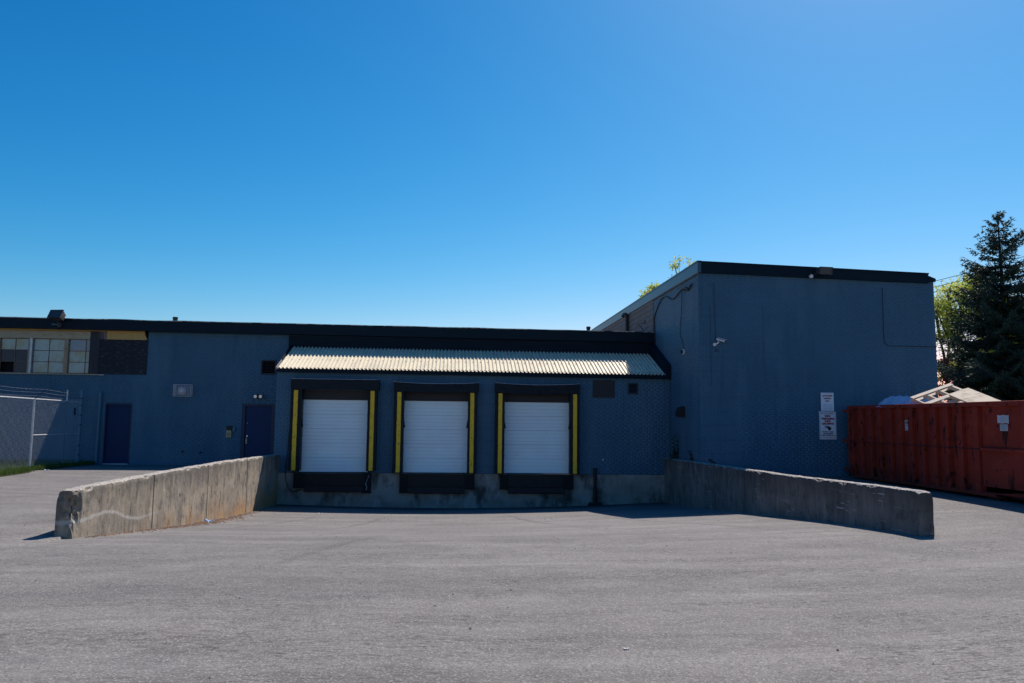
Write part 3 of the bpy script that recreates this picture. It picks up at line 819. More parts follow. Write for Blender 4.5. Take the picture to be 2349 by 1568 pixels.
# overhead doors
for k, (xa, xb, zt) in enumerate(docks):
    wd = (-5.08, -2.87), (-1.765, .40), (1.545, 3.75)
    a, b_ = wd[k]
    dr = B().box(a, b_, YD + .165, YD + .19, ZD, 2.215).build('overhead_door', M['white_door'], LOW)
    zz = ZD; hs_ = (2.21 - ZD) / 5; grooves = [.33, .66]
    for s_ in range(5):
        mbs = B(); z0_ = ZD + s_ * hs_ + .003; z1_ = ZD + (s_ + 1) * hs_ - .002
        edges = [z0_]
        for q in (.25, .5, .75):
            zc = lerp(q, z0_, z1_); edges += [zc - .0085, zc + .0085]
        edges.append(z1_)
        pts_ = []
        for i in range(0, len(edges), 2):
            pts_ += [(YD + .124, edges[i] + .003), (YD + .124, edges[i + 1] - .003)]
            if i + 2 < len(edges): pts_ += [(YD + .155, edges[i + 1]), (YD + .155, edges[i + 2])]
        poly = [(YD + .16, z0_)] + [(YD + .143, z0_)] + pts_ + [(YD + .143, z1_), (YD + .16, z1_)]
        sec = mbs.prism(poly, 'x', a, b_).build('door_section', M['white_door'], dr)
    lt = B().box(xa - .0, xb + .0, YD + .06, YD + .2, 2.222, zt + .03).build('lintel_panel', M['lintel'], LOW)
    tr = B(); tr.box(xa, a - .004, YD + .06, YD + .2, ZD, 2.218); tr.box(b_ + .004, xb, YD + .06, YD + .2, ZD, 2.218); tr.build('door_jamb', M['ventgrey'], LOW)
    B().box(xa - .02, xb + .02, YD + .225, YD + .26, ZD - .02, 2.6).build('dark_backing', M['void'], LOW)
# small vent box right of the docks
vb = B()
for q in ((5.73, 6.075, 2.524, 2.56), (5.73, 6.075, 2.858, 2.894), (5.73, 5.766, 2.56, 2.858), (6.039, 6.075, 2.56, 2.858)): vb.box(q[0], q[1], YD - .03, YD + .12, q[2], q[3])
vb = vb.build('vent', M['ventgrey'], LOW)
for k in range(3):
    z = 2.565 + k * .1
    B().hexa([(5.768, YD - .012, z), (6.037, YD - .012, z), (6.037, YD + .03, z + .095), (5.768, YD + .03, z + .095), (5.768, YD - .017, z), (6.037, YD - .017, z), (6.037, YD + .025, z + .095), (5.768, YD + .025, z + .095)][::1]).build('louver_slat', M['panelblk'], vb)
B().box(5.74, 6.06, YD + .1, YD + .12, 2.53, 2.89).build('vent_back', M['void'], vb)

# ------------------------------------------------------------------ tall warehouse block
TALL = thing('tall_warehouse', 'tall blue-grey brick warehouse block with a black roof edge', 'warehouse', (XC, YB, 0))
XE = 14.555
sl = B()
sl.box(XC, 14.34, YB, YB + .25, -.4, 6.16).box(14.34, XE, YB, YB + .25, -.4, 5.98)
sl.box(XC, XC + .25, YB + .253, 41.0, -1.7, 6.3)
sl.box(XE - .25, XE, YB + .253, 41.0, -.4, 5.9)
sl.box(XC + .26, XE - .26, 40.7, 41.0, -.4, 5.9)
sl.build('wall', M['mortar'], TALL)
place_bricks(TALL, [('y', YB - .0016, courses(XC + .0, XE, .06, 6.10, [(14.36, 14.56, 5.98, 6.4)])),
                    ('x', XC - .0016, courses(YB, YL - .02, -.2, 6.12, []))])
B().box(XC - .012, XE + .01, YB - .02, YB + .1, -.4, .055).build('foundation', M['concrete'], TALL)
B().box(XC + .05, XE - .02, YB + .1, 41, 5.85, 5.9).build('roof', M['roof'], TALL)
# front fascia (drops towards the right), cap lip and stepped end
fm = B(); P = []
sloped_strip(XC - .03, 14.35, YB - .09, YB + .05, 6.085, 6.40, 5.925, 6.205, n=30, seed=11).build('fascia', M['navy'], TALL)
sloped_strip(XC - .045, 14.365, YB - .105, YB + .2, 6.40, 6.44, 6.205, 6.24, n=30, wob=.004, seed=12).build('fascia_cap', M['navy2'], TALL)
B().prism([(14.366, 5.99), (14.60, 5.985), (14.60, 6.075), (14.366, 6.165)], 'y', YB - .06, YB + .5).build('fascia_end', M['navy'], TALL)
mb = B(); mb.hexa([(XC - .06, YB - .10, 6.085), (XC + .05, YB - .10, 6.085), (XC + .05, 41, 6.125), (XC - .06, 41, 6.125), (XC - .06, YB - .10, 6.40), (XC + .05, YB - .10, 6.40), (XC + .05, 41, 6.41), (XC - .06, 41, 6.41)])
mb.v = [(x, y, z) for x, y, z in mb.v]
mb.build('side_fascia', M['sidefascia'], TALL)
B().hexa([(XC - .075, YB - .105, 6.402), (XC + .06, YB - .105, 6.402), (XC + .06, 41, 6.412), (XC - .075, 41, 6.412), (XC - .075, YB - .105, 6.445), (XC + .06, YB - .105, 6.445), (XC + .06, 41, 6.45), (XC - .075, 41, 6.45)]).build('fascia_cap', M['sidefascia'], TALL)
B().box(XC - .055, XC - .02, YB - .08, 28, 6.06, 6.084).build('soffit_strip', M['rustbar'], TALL)
# concrete block upper side wall
cache = None
row = 0; z = 4.76
bm_v, bm_f = brick_mesh(.388, .190, .012, .004)
cme = bpy.data.meshes.new('concrete_block'); cme.from_pydata(bm_v, [], bm_f); cme.materials.append(M['cmu'])
while z < 6.1:
    y = YL + .02 + (.2 if row % 2 else .4) / 2 - .0
    w0 = .2 if row % 2 else .4
    yy = YL + .01
    while yy < 40.5:
        o = bpy.data.objects.new('concrete_block', cme); COL.objects.link(o); o.parent = TALL
        full = (yy > YL + .05) or (row % 2 == 0)
        L = .4 if full else .2
        o.scale = (L / .4, 1, 1)
        o.location = (-.010 + random.uniform(-.002, .002), yy + L / 2 - YB, z + .1)
        o.rotation_euler = (0, 0, -math.pi / 2)
        yy += L
    z += .2; row += 1

# ------------------------------------------------------------------ dock seals
def pad(x0, x1, y0, y1, z0, z1, sag=0, seed=0, nx=10, nz=28, taper=.03, wr=.008, topdrop=0.0):
    """a stuffed vinyl cushion: rounded front, puckered skin; sag bends its length downwards in the middle"""
    mb = B(); P = []; ny = 5
    def put(x, y, z):
        u = (x - x0) / (x1 - x0); w = (z - z0) / (z1 - z0)
        if sag: z -= sag * math.sin(math.pi * u) ** .8 * (1 if u < .97 else .3)
        z -= topdrop * u
        k = noise.noise(Vector((x * 7, z * 9, seed))) + .6 * noise.noise(Vector((x * 16, z * 22, seed + 3)))
        return (x + wr * .6 * noise.noise(Vector((z * 5, y * 6, seed + 7))), y - wr * k, z + wr * .4 * k)
    idx = {}
    def vid(x, y, z):
        key = (round(x, 4), round(y, 4), round(z, 4))
        if key not in idx: idx[key] = len(P); P.append(put(x, y, z))
        return idx[key]
    Fq = []
    Xs = [lerp(i / nx, x0, x1) for i in range(nx + 1)]; Zs = [lerp(i / nz, z0, z1) for i in range(nz + 1)]; Ys = [lerp(i / ny, y0, y1) for i in range(ny + 1)]
    for i in range(nx):
        for k in range(nz): Fq.append((vid(Xs[i], y0, Zs[k]), vid(Xs[i + 1], y0, Zs[k]), vid(Xs[i + 1], y0, Zs[k + 1]), vid(Xs[i], y0, Zs[k + 1])))
    for j in range(ny):
        for k in range(nz):
            for X_ in (x0, x1): Fq.append((vid(X_, Ys[j], Zs[k]), vid(X_, Ys[j + 1], Zs[k]), vid(X_, Ys[j + 1], Zs[k + 1]), vid(X_, Ys[j], Zs[k + 1])))
        for i in range(nx):
            for Z_ in (z0, z1): Fq.append((vid(Xs[i], Ys[j], Z_), vid(Xs[i + 1], Ys[j], Z_), vid(Xs[i + 1], Ys[j + 1], Z_), vid(Xs[i], Ys[j + 1], Z_)))
    return mb.add(P, Fq)
seals = [
    (dict(L=(-5.345, -4.985), R=(-2.885, -2.585), yl=(-5.245, -5.115), yr=(-2.80, -2.67), head=(-5.345, -2.53, 2.545, 2.865), zb=-.075, sag=.0, drop=.0),
     'left black dock seal with a straight flat head pad'),
    (dict(L=(-2.045, -1.715), R=(.365, .675), yl=(-1.935, -1.805), yr=(.438, .565), head=(-2.055, .72, 2.525, 2.815), zb=-.125, sag=.05, drop=.0),
     'middle black dock seal with a sagging head pad'),
    (dict(L=(1.265, 1.57), R=(3.73, 4.05), yl=(1.36, 1.487), yr=(3.83, 3.957), head=(1.25, 4.055, 2.52, 2.825), zb=-.13, sag=.055, drop=.0),
     'right black dock seal next to the square black wall panel'),
]
for k, (s, lab) in enumerate(seals):
    t = thing('dock_seal', lab, 'dock seal', ((s['L'][0] + s['R'][1]) / 2, YD, s['zb']), 'black dock seals around the white doors')
    hx0, hx1, hz0, hz1 = s['head']
    hp = pad(hx0, hx1, YD - .37, YD - .03, hz0, hz1, sag=s['sag'], seed=k * 3, nx=44, nz=8, wr=.008 if k == 0 else .016).build('head_pad', M['vinyl'], t, smooth=False)
    # pale worn welt along the top front edge
    wp = [(lerp(i / 40, hx0 + .01, hx1 - .01), YD - .378, hz1 + .004 - (s['sag'] * math.sin(math.pi * i / 40) ** .8 if i < 39 else 0)) for i in range(41)]
    B().tube(wp, .006, 5).build('welt', M['galv'], hp)
    for side in ('L', 'R'):
        x0, x1 = s[side]
        sp = pad(x0, x1, YD - .30, YD - .03, s['zb'], hz0 + .0 - s['sag'] * .2, seed=k * 5 + (2 if side == 'R' else 0), nx=8, nz=44, wr=.011 if side == 'L' and k == 0 else .013).build('side_pad', M['vinyl'], t, smooth=False)
        y0, y1 = s['yl'] if side == 'L' else s['yr']
        pad(y0, y1, YD - .322, YD - .285, s['zb'] + .02, hz0 - .04, seed=k * 5 + (2 if side == 'R' else 0), nx=5, nz=50, wr=.009).build('yellow_stripe', M['yellow'], sp)
        if not (k == 0 and side == 'R'):
            xi = x1 if side == 'L' else x0; sg = 1 if side == 'L' else -1
            B().prism([(xi - sg * .02, 1.62), (xi + sg * .012, 1.58), (xi + sg * .05, 1.33), (xi - sg * .0, 1.34), (xi - sg * .02, 1.40)], 'y', YD - .22, YD - .205).build('torn_flap', M['vinyl'], sp)

# ------------------------------------------------------------------ dock levelers
levs = [
    (dict(p=(-4.83, -3.0), bl=(-5.18, -4.85, -.63, -.15), br=(-2.985, -2.745, -.785, -.15), lz=(-.745, -.57)), 'leveler under the left dock door with a hook hanging from it'),
    (dict(p=(-1.53, .28), bl=(-1.80, -1.545, -.775, -.17), br=(.30, .605, -.655, -.17), lz=(-.785, -.585)), 'leveler under the middle dock door'),
    (dict(p=(1.74, 3.53), bl=(1.46, 1.70, -.65, -.17), br=(3.545, 3.855, -.64, -.17), lz=(-.775, -.58)), 'leveler under the right dock door'),
]
def diamond_plate(x0, x1, y, z0, z1, tilt):
    mb = B(); mb.hexa([(x0, y, z0), (x1, y, z0), (x1, y + .02, z0), (x0, y + .02, z0), (x0, y + tilt, z1), (x1, y + tilt, z1), (x1, y + tilt + .02, z1), (x0, y + tilt + .02, z1)])
    r = 0; z = z0 + .02
    while z < z1 - .015:
        x = x0 + .02 + (.016 if r % 2 else 0)
        while x < x1 - .02:
            yy = y + tilt * (z - z0) / (z1 - z0); d = 1 if (int((x - x0) / .032) + r) % 2 else -1
            mb.add([(x - .011, yy - .001, z - .007 * d), (x, yy - .004, z - .003), (x + .011, yy - .001, z + .007 * d), (x, yy - .004, z + .003)], [(0, 1, 2, 3)])
            x += .032
        z += .019; r += 1
    return mb
for k, (s, lab) in enumerate(levs):
    x0, x1 = s['p']
    t = thing('dock_leveler', lab, 'dock leveler', ((x0 + x1) / 2, YD - .05, s['lz'][0]), 'steel dock levelers below the doors')
    diamond_plate(x0 + .02, x1 - .02, YD - .10, s['lz'][1] + .01, -.19, -.0).build('diamond_plate', M['plate'], t)
    B().prism([(YD - .20, s['lz'][0] + .02), (YD - .17, s['lz'][0]), (YD - .02, s['lz'][0]), (YD - .02, s['lz'][1]), (YD - .20, s['lz'][1])], 'x', x0 - .02, x1 + .02).build('lip_beam', M['lip'], t)
    B().box(x0 - .02, x1 + .02, YD - .15, YD + .06, -.188, -.158).build('hinge_bar', M['lip'], t)
    B().box(x0 - .02, x0 + .018, YD - .14, YD - .03, s['lz'][1] + .002, -.19).build('side_frame', M['lip'], t)
    B().box(x1 - .018, x1 + .02, YD - .14, YD - .03, s['lz'][1] + .002, -.19).build('side_frame', M['lip'], t)
    for q in ('bl', 'br'):
        a, b_, c, d = s[q]
        if q == 'bl': b_ = min(b_, x0 - .025)
        else: a = max(a, x1 + .025)
        n_ = max(4, int((b_ - a) / .03)); bp_ = B()
        for i in range(n_):
            xa_ = lerp(i / n_, a, b_); xb_ = lerp((i + 1) / n_, a, b_) - .004
            bp_.box(xa_, xb_, YD - .17 - random.uniform(0, .006), YD - .045, c + random.uniform(0, .004), d - random.uniform(0, .004))
        bp_.box(a - .012, a - .001, YD - .16, YD - .03, c - .01, d + .01).box(b_ + .001, b_ + .012, YD - .16, YD - .03, c - .01, d + .01)
        bp_.build('rubber_bumper', M['rubber'], t)
    if k == 0:
        pp = curve_pts([(-2.78, YD - .19, -.20), (-2.83, YD - .2, -.33), (-2.87, YD - .2, -.44)], 3)
        ch = B().tube(pp, .005, 5); ch.tube(curve_pts([(-2.87, YD - .2, -.44), (-2.90, YD - .205, -.49), (-2.86, YD - .205, -.53), (-2.855, YD - .205, -.62), (-2.88, YD - .205, -.66), (-2.83, YD - .205, -.66)], 3), .007, 5)
        ch.build('hook', M['galv'], t)
        B().tube(curve_pts([(-5.41, YD - .05, 1.2), (-5.43, YD - .06, .5), (-5.47, YD - .07, .0), (-5.42, YD - .08, -.45), (-5.30, YD - .09, -.70), (-5.12, YD - .1, -.74), (-4.93, YD - .1, -.66)], 6), .012, 6).build('power_cord', M['cable'], t)
rng_b = random.Random(3)

# ------------------------------------------------------------------ retaining walls
def retaining(name, xi, xo, y0, y1, topf, joints, mat, label, chip, seed):
    """cast wall: inner face xi, outer face xo; dense skin displaced by noise so edges crumble"""
    step = .05; idx = {}; P = []; Fq = []
    sg = 1 if xi > xo else -1
    zb = -1.75
    def put(x, y, z, w, u):
        # w: 0 bottom..1 top of this section, u across thickness 0 inner..1 outer
        zt = topf(y)
        zz = zb + w * (zt - zb)
        p = Vector((x, y, zz))
        dz = zt - zz
        # crumbling arris
        ex = min(abs(x - xi), abs(x - xo)); 
        rough = noise.noise(p * 7) * .6 + noise.noise(p * 19) * .4
        e = max(0, 1 - dz / .05) * max(0, 1 - ex / .05)
        cut = e * (.014 + .050 * max(0, noise.noise(Vector((y * 3.1, x * 3, seed)))) + .012 * noise.noise(Vector((y * 21, 0, seed))))
        zz -= cut
        xx = x + (-1 if (x - (xi + xo) / 2) * 1 > 0 else 1) * cut * .8 * (1 if ex < .01 else .3)
        # surface undulation, strongest on top
        if dz < .004: zz += .012 * rough + .008 * noise.noise(Vector((y * 2, x * 9, seed)))
        amp = .004 + .006 * max(0, noise.noise(p * 2.3 + Vector((seed, 0, 0))))
        if ex < .001: xx += sg * (1 if abs(x - xi) < .001 else -1) * amp * rough
        # form-board joints
        for (yj, dep) in joints:
            dj = abs(y + .006 * noise.noise(Vector((zz * 5, yj, 0))) - yj)
            if dj < .03 and abs(x - xi) < .001: xx -= sg * dep * (1 - dj / .03)
        yy = y
        ey = y - y0
        if ey < .3:
            corner = max(0, 1 - ey / .045) 
            yy += corner * (.010 + .02 * max(0, noise.noise(Vector((zz * 4, x * 4, seed + 2)))))
            if chip:
                # the broken upper corner of the near end
                q = Vector((y - y0, 0, zz - .12)); c1 = max(0, .30 - math.hypot((ey) * 1.1, (zz - .22) * .75, (x - xi) * 1.3)) 
                c2 = max(0, .20 - math.hypot(ey * 1.0, (zz - .50) * 1.2, (x - xo) * 1.2))
                dd = (c1 * .55 + c2 * .45) * (1 + .9 * noise.noise(p * 13) + .5 * noise.noise(p * 31))
                yy += max(0, dd) * .75
                xx -= sg * max(0, c1) * .38 * (1 + .6 * noise.noise(p * 17)) * max(0, 1 - abs(x - xi) / .12)
            yy += .006 * noise.noise(p * 15)
        return (xx, yy, zz)
    def vid(x, y, w, u):
        key = (round(x, 4), round(y, 4), round(w, 4))
        if key not in idx: idx[key] = len(P); P.append(put(x, y, 0, w, u))
        return idx[key]
    ny = int((y1 - y0) / step); nz_ = 34; nt = 6
    Ys = [y0 + .0 + (y1 - y0) * (i / ny) for i in range(ny + 1)]
    Ys = sorted(set([round(v, 4) for v in Ys] + [round(y0 + .012 * i, 4) for i in range(24)] + [round(yj + d, 4) for yj, _ in joints for d in (-.03, -.012, 0, .012, .03)]))
    Ws = [1 - ((1 - i / nz_) ** 1.25) for i in range(nz_ + 1)]
    Xs = [lerp(i / nt, xi, xo) for i in range(nt + 1)]
    for i in range(len(Ys) - 1):
        for k in range(nz_):
            for X_ in (xi, xo): Fq.append((vid(X_, Ys[i], Ws[k], 0), vid(X_, Ys[i + 1], Ws[k], 0), vid(X_, Ys[i + 1], Ws[k + 1], 0), vid(X_, Ys[i], Ws[k + 1], 0)))
        for k in range(nt): Fq.append((vid(Xs[k], Ys[i], 1, 0), vid(Xs[k + 1], Ys[i], 1, 0), vid(Xs[k + 1], Ys[i + 1], 1, 0), vid(Xs[k], Ys[i + 1], 1, 0)))
    for j in range(nt):
        for k in range(nz_):
            for Y_ in (Ys[0], Ys[-1]): Fq.append((vid(Xs[j], Y_, Ws[k], 0), vid(Xs[j + 1], Y_, Ws[k], 0), vid(Xs[j + 1], Y_, Ws[k + 1], 0), vid(Xs[j], Y_, Ws[k + 1], 0)))
    mb = MB(); mb.v = P; mb.f = Fq
    return top(name, mb, mat, label, 'concrete wall', ((xi + xo) / 2, y0, gz(xi, y0)), group='retaining walls beside the truck ramp')
lt_top = lambda y: cur(y, [(12.2, .50), (13, .53), (16.4, .535), (20, .52), (25.8, .43)])
rt_top = lambda y: cur(y, [(11.35, .60), (11.5, .635), (12.5, .62), (16.2, .535), (25.8, .42)])
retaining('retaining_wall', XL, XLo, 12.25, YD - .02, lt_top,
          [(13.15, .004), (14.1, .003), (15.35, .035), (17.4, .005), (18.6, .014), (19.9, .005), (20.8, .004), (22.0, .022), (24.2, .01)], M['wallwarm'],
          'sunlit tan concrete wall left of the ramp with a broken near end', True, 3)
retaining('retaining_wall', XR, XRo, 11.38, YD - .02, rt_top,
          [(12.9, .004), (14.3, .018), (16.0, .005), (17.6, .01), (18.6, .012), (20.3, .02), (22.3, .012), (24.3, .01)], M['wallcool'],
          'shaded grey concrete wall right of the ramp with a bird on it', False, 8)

# ------------------------------------------------------------------ fence
FN = thing('chain_link_fence', 'chain link fence with barbed wire at the left grass strip', 'fence', (-12.6, 24.2, 0))
FX = -12.6
fy0, fy1 = 17.2, 27.12
def rail_z(y): return lerp((y - 22.4) / 4.7, 2.112, 2.055)
B().tube([(FX, 27.14, -.1), (FX, 27.14, 2.47)], .048, 12).build('post', M['pipeblue'], FN)
B().tube([(FX, 24.21, -.05), (FX, 24.21, 2.10)], .030, 10).build('post', M['galv'], FN)
B().tube([(FX, 21.2, -.05), (FX, 21.2, 2.12)], .030, 10).build('post', M['galv'], FN)
B().tube([(FX, 18.2, -.05), (FX, 18.2, 2.14)], .030, 10).build('post', M['galv'], FN)
B().tube([(FX + .03, 26.10, -.05), (FX + .03, 26.10, 2.08)], .012, 8).build('post', M['pipeblue'], FN)  # darker colour puts building shade into the lower post
B().tube([(FX + .03, 26.10, 2.08), (FX + .03, 26.10, 2.43)], .022, 8).build('post_lit_top', M['galv'], FN)  # pale metal stands in for the sunlit top of this post
B().tube([(FX, fy0, rail_z(fy0)), (FX, 24.2, rail_z(24.2)), (FX, 27.12, rail_z(27.1))], .022, 8).build('rail', M['galv'], FN)
B().tube([(FX, 24.2, 1.015), (FX, 27.12, 1.007)], .017, 8).build('rail', M['galv'], FN)
B().tube([(FX, 26.12, .09), (FX, 27.12, .06)], .015, 8).build('rail', M['galv'], FN)
for z in (.3, .62, 1.3, 1.62, 1.95, 2.18):
    B().tube([(FX, 27.14, z - .018), (FX, 27.14, z + .018)], .055, 12).build('post_band', M['bluecable'], FN)
mb = B(); sp = .0507; H = 2.04; zb_ = .03; rr = .0016
def tri_wire(p, q, r):
    mb.tube([p, q], r, 3, cap=False)
c = fy0 - H
while c < fy1:
    a0, a1 = max(c, fy0), min(c + H, fy1)
    if a1 - a0 > .03:
        tri_wire((FX + .004, a0, zb_ + (a0 - c)), (FX + .004, a1, zb_ + (a1 - c)), rr)
        tri_wire((FX + .001, a0, zb_ + H - (a0 - c)), (FX + .001, a1, zb_ + H - (a1 - c)), rr)
    c += sp * 1.41
y = fy0
while y < fy1:
    z = rail_z(y) + .0
    mb.tube([(FX + .002, y, z - .04), (FX + .002, y + .012, z + .055)], .0022, 3, cap=False)
    mb.tube([(FX + .002, y + .024, z - .04), (FX + .002, y + .010, z + .055)], .0022, 3, cap=False)
    y += sp * 1.41
o = mb.build('chain_link_mesh', M['wiresteel'], FN); o['kind'] = 'stuff'
for y in (18.2, 21.2, 24.21):
    B().tube([(FX, y, rail_z(y)), (FX + .31, y + .02, rail_z(y) + .30)], .012, 6).build('barb_arm', M['bluecable'], FN)
for k, (dx, dz) in enumerate(((.10, .10), (.20, .2), (.30, .29))):
    pts_ = []
    for i in range(46):
        y = lerp(i / 45, fy0, 27.12); f_ = min(1, max(0, (27.1 - y) / 2.6))
        sg = -.03 * math.sin(math.pi * ((y - 18.2) % 3.0) / 3.0)
        pts_.append((FX + dx * f_, y, rail_z(y) + dz + sg))
    w = B().tube(pts_, .0022, 4)
    for i in range(0, 45):
        p = Vector(pts_[i]); a = Vector((random.uniform(-1, 1), random.uniform(-.4, .4), random.uniform(-1, 1))).normalized() * .016
        w.tube([p - a, p + a], .0014, 3)
    w.build('barbed_wire', M['galv'], FN)
B().box(FX - .01, FX + .01, 26.66, 26.78, 1.62, 1.86).build('small_plate', M['bluecable'], FN)

# ------------------------------------------------------------------ wall-mounted things, left
top('downpipe', B().tube(curve_pts([(-12.345, YL - .055, 2.40), (-12.345, YL - .065, 2.3), (-12.35, YL - .065, 1.2), (-12.36, YL - .065, -.05)], 4), .045, 12).tube([(-12.35, YL - .065, 1.19), (-12.35, YL - .065, 1.25)], .053, 12), M['pipeblue'],
    'blue painted standpipe on the brick wall left of the plain blue door', 'pipe', (-12.36, YL - .065, -.05))
# caged exterior speaker
t = thing('caged_speaker', 'round white speaker inside a wire cage on the brick wall', 'speaker', (-9.56, YL, 2.31))
cg = B(); x0, x1, z0, z1 = -9.85, -9.265, 2.312, 2.718; yf = YL - .20
for (p, q) in (((x0, yf, z0), (x1, yf, z0)), ((x0, yf, z1), (x1, yf, z1)), ((x0, yf, z0), (x0, yf, z1)), ((x1, yf, z0), (x1, yf, z1)),
               ((x0, yf, z0), (x0, YL - .012, z0)), ((x1, yf, z0), (x1, YL - .012, z0)), ((x0, yf, z1), (x0, YL - .012, z1)), ((x1, yf, z1), (x1, YL - .012, z1)),
               ((x0, YL - .014, z0), (x1, YL - .014, z0)), ((x0, YL - .014, z1), (x1, YL - .014, z1)), ((x0, YL - .014, z0), (x0, YL - .014, z1)), ((x1, YL - .014, z0), (x1, YL - .014, z1))):
    cg.tube([p, q], .007, 5)
n = 11
for i in range(1, n): x = lerp(i / n, x0, x1); cg.tube([(x, yf, z0), (x, yf, z1)], .0045, 4); cg.tube([(x, yf, z1), (x, YL - .014, z1)], .003, 4)
for i in range(1, 8): z = lerp(i / 8, z0, z1); cg.tube([(x0, yf, z), (x1, yf, z)], .0045, 4); cg.tube([(x1, yf, z), (x1, YL - .014, z)], .003, 4); cg.tube([(x0, yf, z), (x0, YL - .014, z)], .003, 4)
for i in range(1, 4): y = lerp(i / 4, yf, YL); cg.tube([(x1, y, z0), (x1, y, z1)], .003, 4); cg.tube([(x0, y, z0), (x0, y, z1)], .003, 4)
cg.build('wire_cage', M['galv'], t)
sp_ = B(); c0 = Vector((-9.575, YL - .012, 2.50)); prof_ = [(.0, .09), (.06, .09), (.10, .115), (.15, .14), (.155, .138), (.12, .09), (.10, .03)]
sp_.tube([c0 + Vector((0, -d, 0)) for d, r in prof_], [r for d, r in prof_], 24)
sp_.build('speaker_dome', M['whitepl'], t, smooth=True)
B().disc((-9.575, YL - .125, 2.50), (0, -1, 0), .028, .03, 14).build('speaker_centre', M['black'], t)
# twin emergency heads
t = thing('emergency_light', 'twin-headed emergency light above the blue door with a handle', 'light', (-6.97, YL, 2.27))
B().box(-7.025, -6.905, YL - .10, YL - .01, 2.27, 2.41).build('lamp_box', M['black'], t, bevel=.01)
for x in (-7.055, -6.878):
    h = B().tube([(x, YL - .08, 2.345), (x, YL - .12, 2.342), (x, YL - .17, 2.338)], [.045, .066, .066], 18).build('lamp_head', M['black'], t, smooth=False)
    B().disc((x, YL - .171, 2.338), (0, -1, 0), .056, .006, 18).build('lamp_lens', M['steel'], h)
# intercom
t = thing('intercom', 'small beige intercom below a black hood beside the blue door', 'intercom', (-7.93, YL, .9))
B().box(-8.02, -7.85, YL - .05, YL - .01, 1.15, 1.28).build('back_box', M['black'], t)
B().prism([(YL - .15, 1.285), (YL - .15, 1.295), (YL - .01, 1.305), (YL - .01, 1.29)], 'x', -8.035, -7.83).build('hood', M['bluecable'], t)
pnl = B().box(-8.02, -7.845, YL - .09, YL - .01, .905, 1.145).build('speaker_panel', M['beige'], t, bevel=.006)
ring = B()
for r_ in (.062, .046, .028):
    ring.tube([(-7.932 + r_ * math.cos(a * math.pi / 12), YL - .092, 1.01 + r_ * math.sin(a * math.pi / 12)) for a in range(25)], .0045, 4, cap=False)
ring.build('speaker_grille', M['bluecable'], pnl)
B().box(-7.81, -7.725, YL - .06, YL - .01, 1.11, 1.25).build('switch_box', M['pipeblue'], t, bevel=.004)
for (x, z, lab) in ((-9.48, .40, 'left of the two small dark pipe stubs low on the brick wall'), (-8.87, .375, 'right of the two small dark pipe stubs low on the brick wall')):
    q = B().disc((x, YL - .012, z), (0, -1, 0), .03, .012, 12); q.tube([(x, YL - .02, z), (x, YL - .10, z), (x - .01, YL - .12, z - .02)], .016, 8); q.box(x - .045, x + .045, YL - .09, YL - .075, z + .012, z + .022)
    top('pipe_stub', q, M['cable'], lab, 'pipe stub', (x, YL - .012, z), 'pipe stubs on the low wall')
# floodlights
def floodlight(label, cx, cy, cz, yawdeg, tilt, w, h):
    t = thing('floodlight', label, 'floodlight', (cx, cy, cz), 'floodlights on the roof edge')
    R_ = Matrix.Rotation(RAD(yawdeg), 4, 'Z') @ Matrix.Rotation(RAD(tilt), 4, 'X')
    def tr(p): return R_ @ Vector(p) + Vector((cx, cy, cz))
    b = B(); d = .12
    # housing: tapered box, wide rim at the front
    P = [tr((-w * .8, d, -h * .75)), tr((w * .8, d, -h * .75)), tr((w, -d, -h)), tr((-w, -d, -h)), tr((-w * .8, d, h * .75)), tr((w * .8, d, h * .75)), tr((w, -d, h)), tr((-w, -d, h))]
    b.hexa([P[3], P[2], P[1], P[0], P[7], P[6], P[5], P[4]])
    hs2 = b.build('housing', M['lampbody'], t)
    rm = B()
    for (a, c_) in (((-w - .015, -d - .03, -h - .015), (w + .015, -d, -h)), ((-w - .015, -d - .03, h), (w + .015, -d, h + .015)), ((-w - .015, -d - .03, -h), (-w, -d, h)), ((w, -d - .03, -h), (w + .015, -d, h))):
        rm.hexa([tr((x, y, z)) for z in (a[2], c_[2]) for (x, y) in ((a[0], a[1]), (c_[0], a[1]), (c_[0], c_[1]), (a[0], c_[1]))])
    rm.build('front_rim', M['lampbody'], hs2)
    B().hexa([tr((x, y, z)) for z in (-h, h) for (x, y) in ((-w, -d - .012), (w, -d - .012), (w, -d - .004), (-w, -d - .004))]).build('glass', M['lens'], hs2)
    return t, tr
t, tr = floodlight('boxy floodlight above the cream framed windows, casting a wire loop', -13.74, 27.50, 5.0, -12, -28, .23, .15)
B().tube([(-13.74, 27.50, 4.84), (-13.75, 27.56, 4.74), (-13.75, 27.68, 4.72)], .022, 8).build('arm', M['lampbody'], t)
B().tube([(-13.75, 27.735, 4.715), (-13.75, 27.66, 4.715)], .075, 14).build('junction_box', M['lampbody'], t)
B().tube([(-13.80, 27.68, 4.72), (-13.93, 27.66, 4.73), (-13.98, 27.64, 4.72)], [.018, .03, .04], 10).build('photocell', M['pipeblue'], t)
B().tube([(-13.72, 27.68, 4.71), (-13.65, 27.66, 4.72)], .016, 8).build('knuckle', M['lampbody'], t)
B().tube(curve_pts([(-13.78, 27.68, 4.66), (-13.79, 27.69, 4.55), (-13.74, 27.69, 4.50), (-13.69, 27.69, 4.55), (-13.70, 27.68, 4.66)], 5), .006, 5).build('wire_loop', M['cable'], t)
t, tr = floodlight('boxy floodlight on the black roof edge of the tall block', 10.92, 22.28, 6.19, 6, 12, .20, .10)
B().tube([(10.86, 22.42, 6.16), (10.72, 22.46, 6.10)], .02, 8).build('arm', M['lampbody'], t)
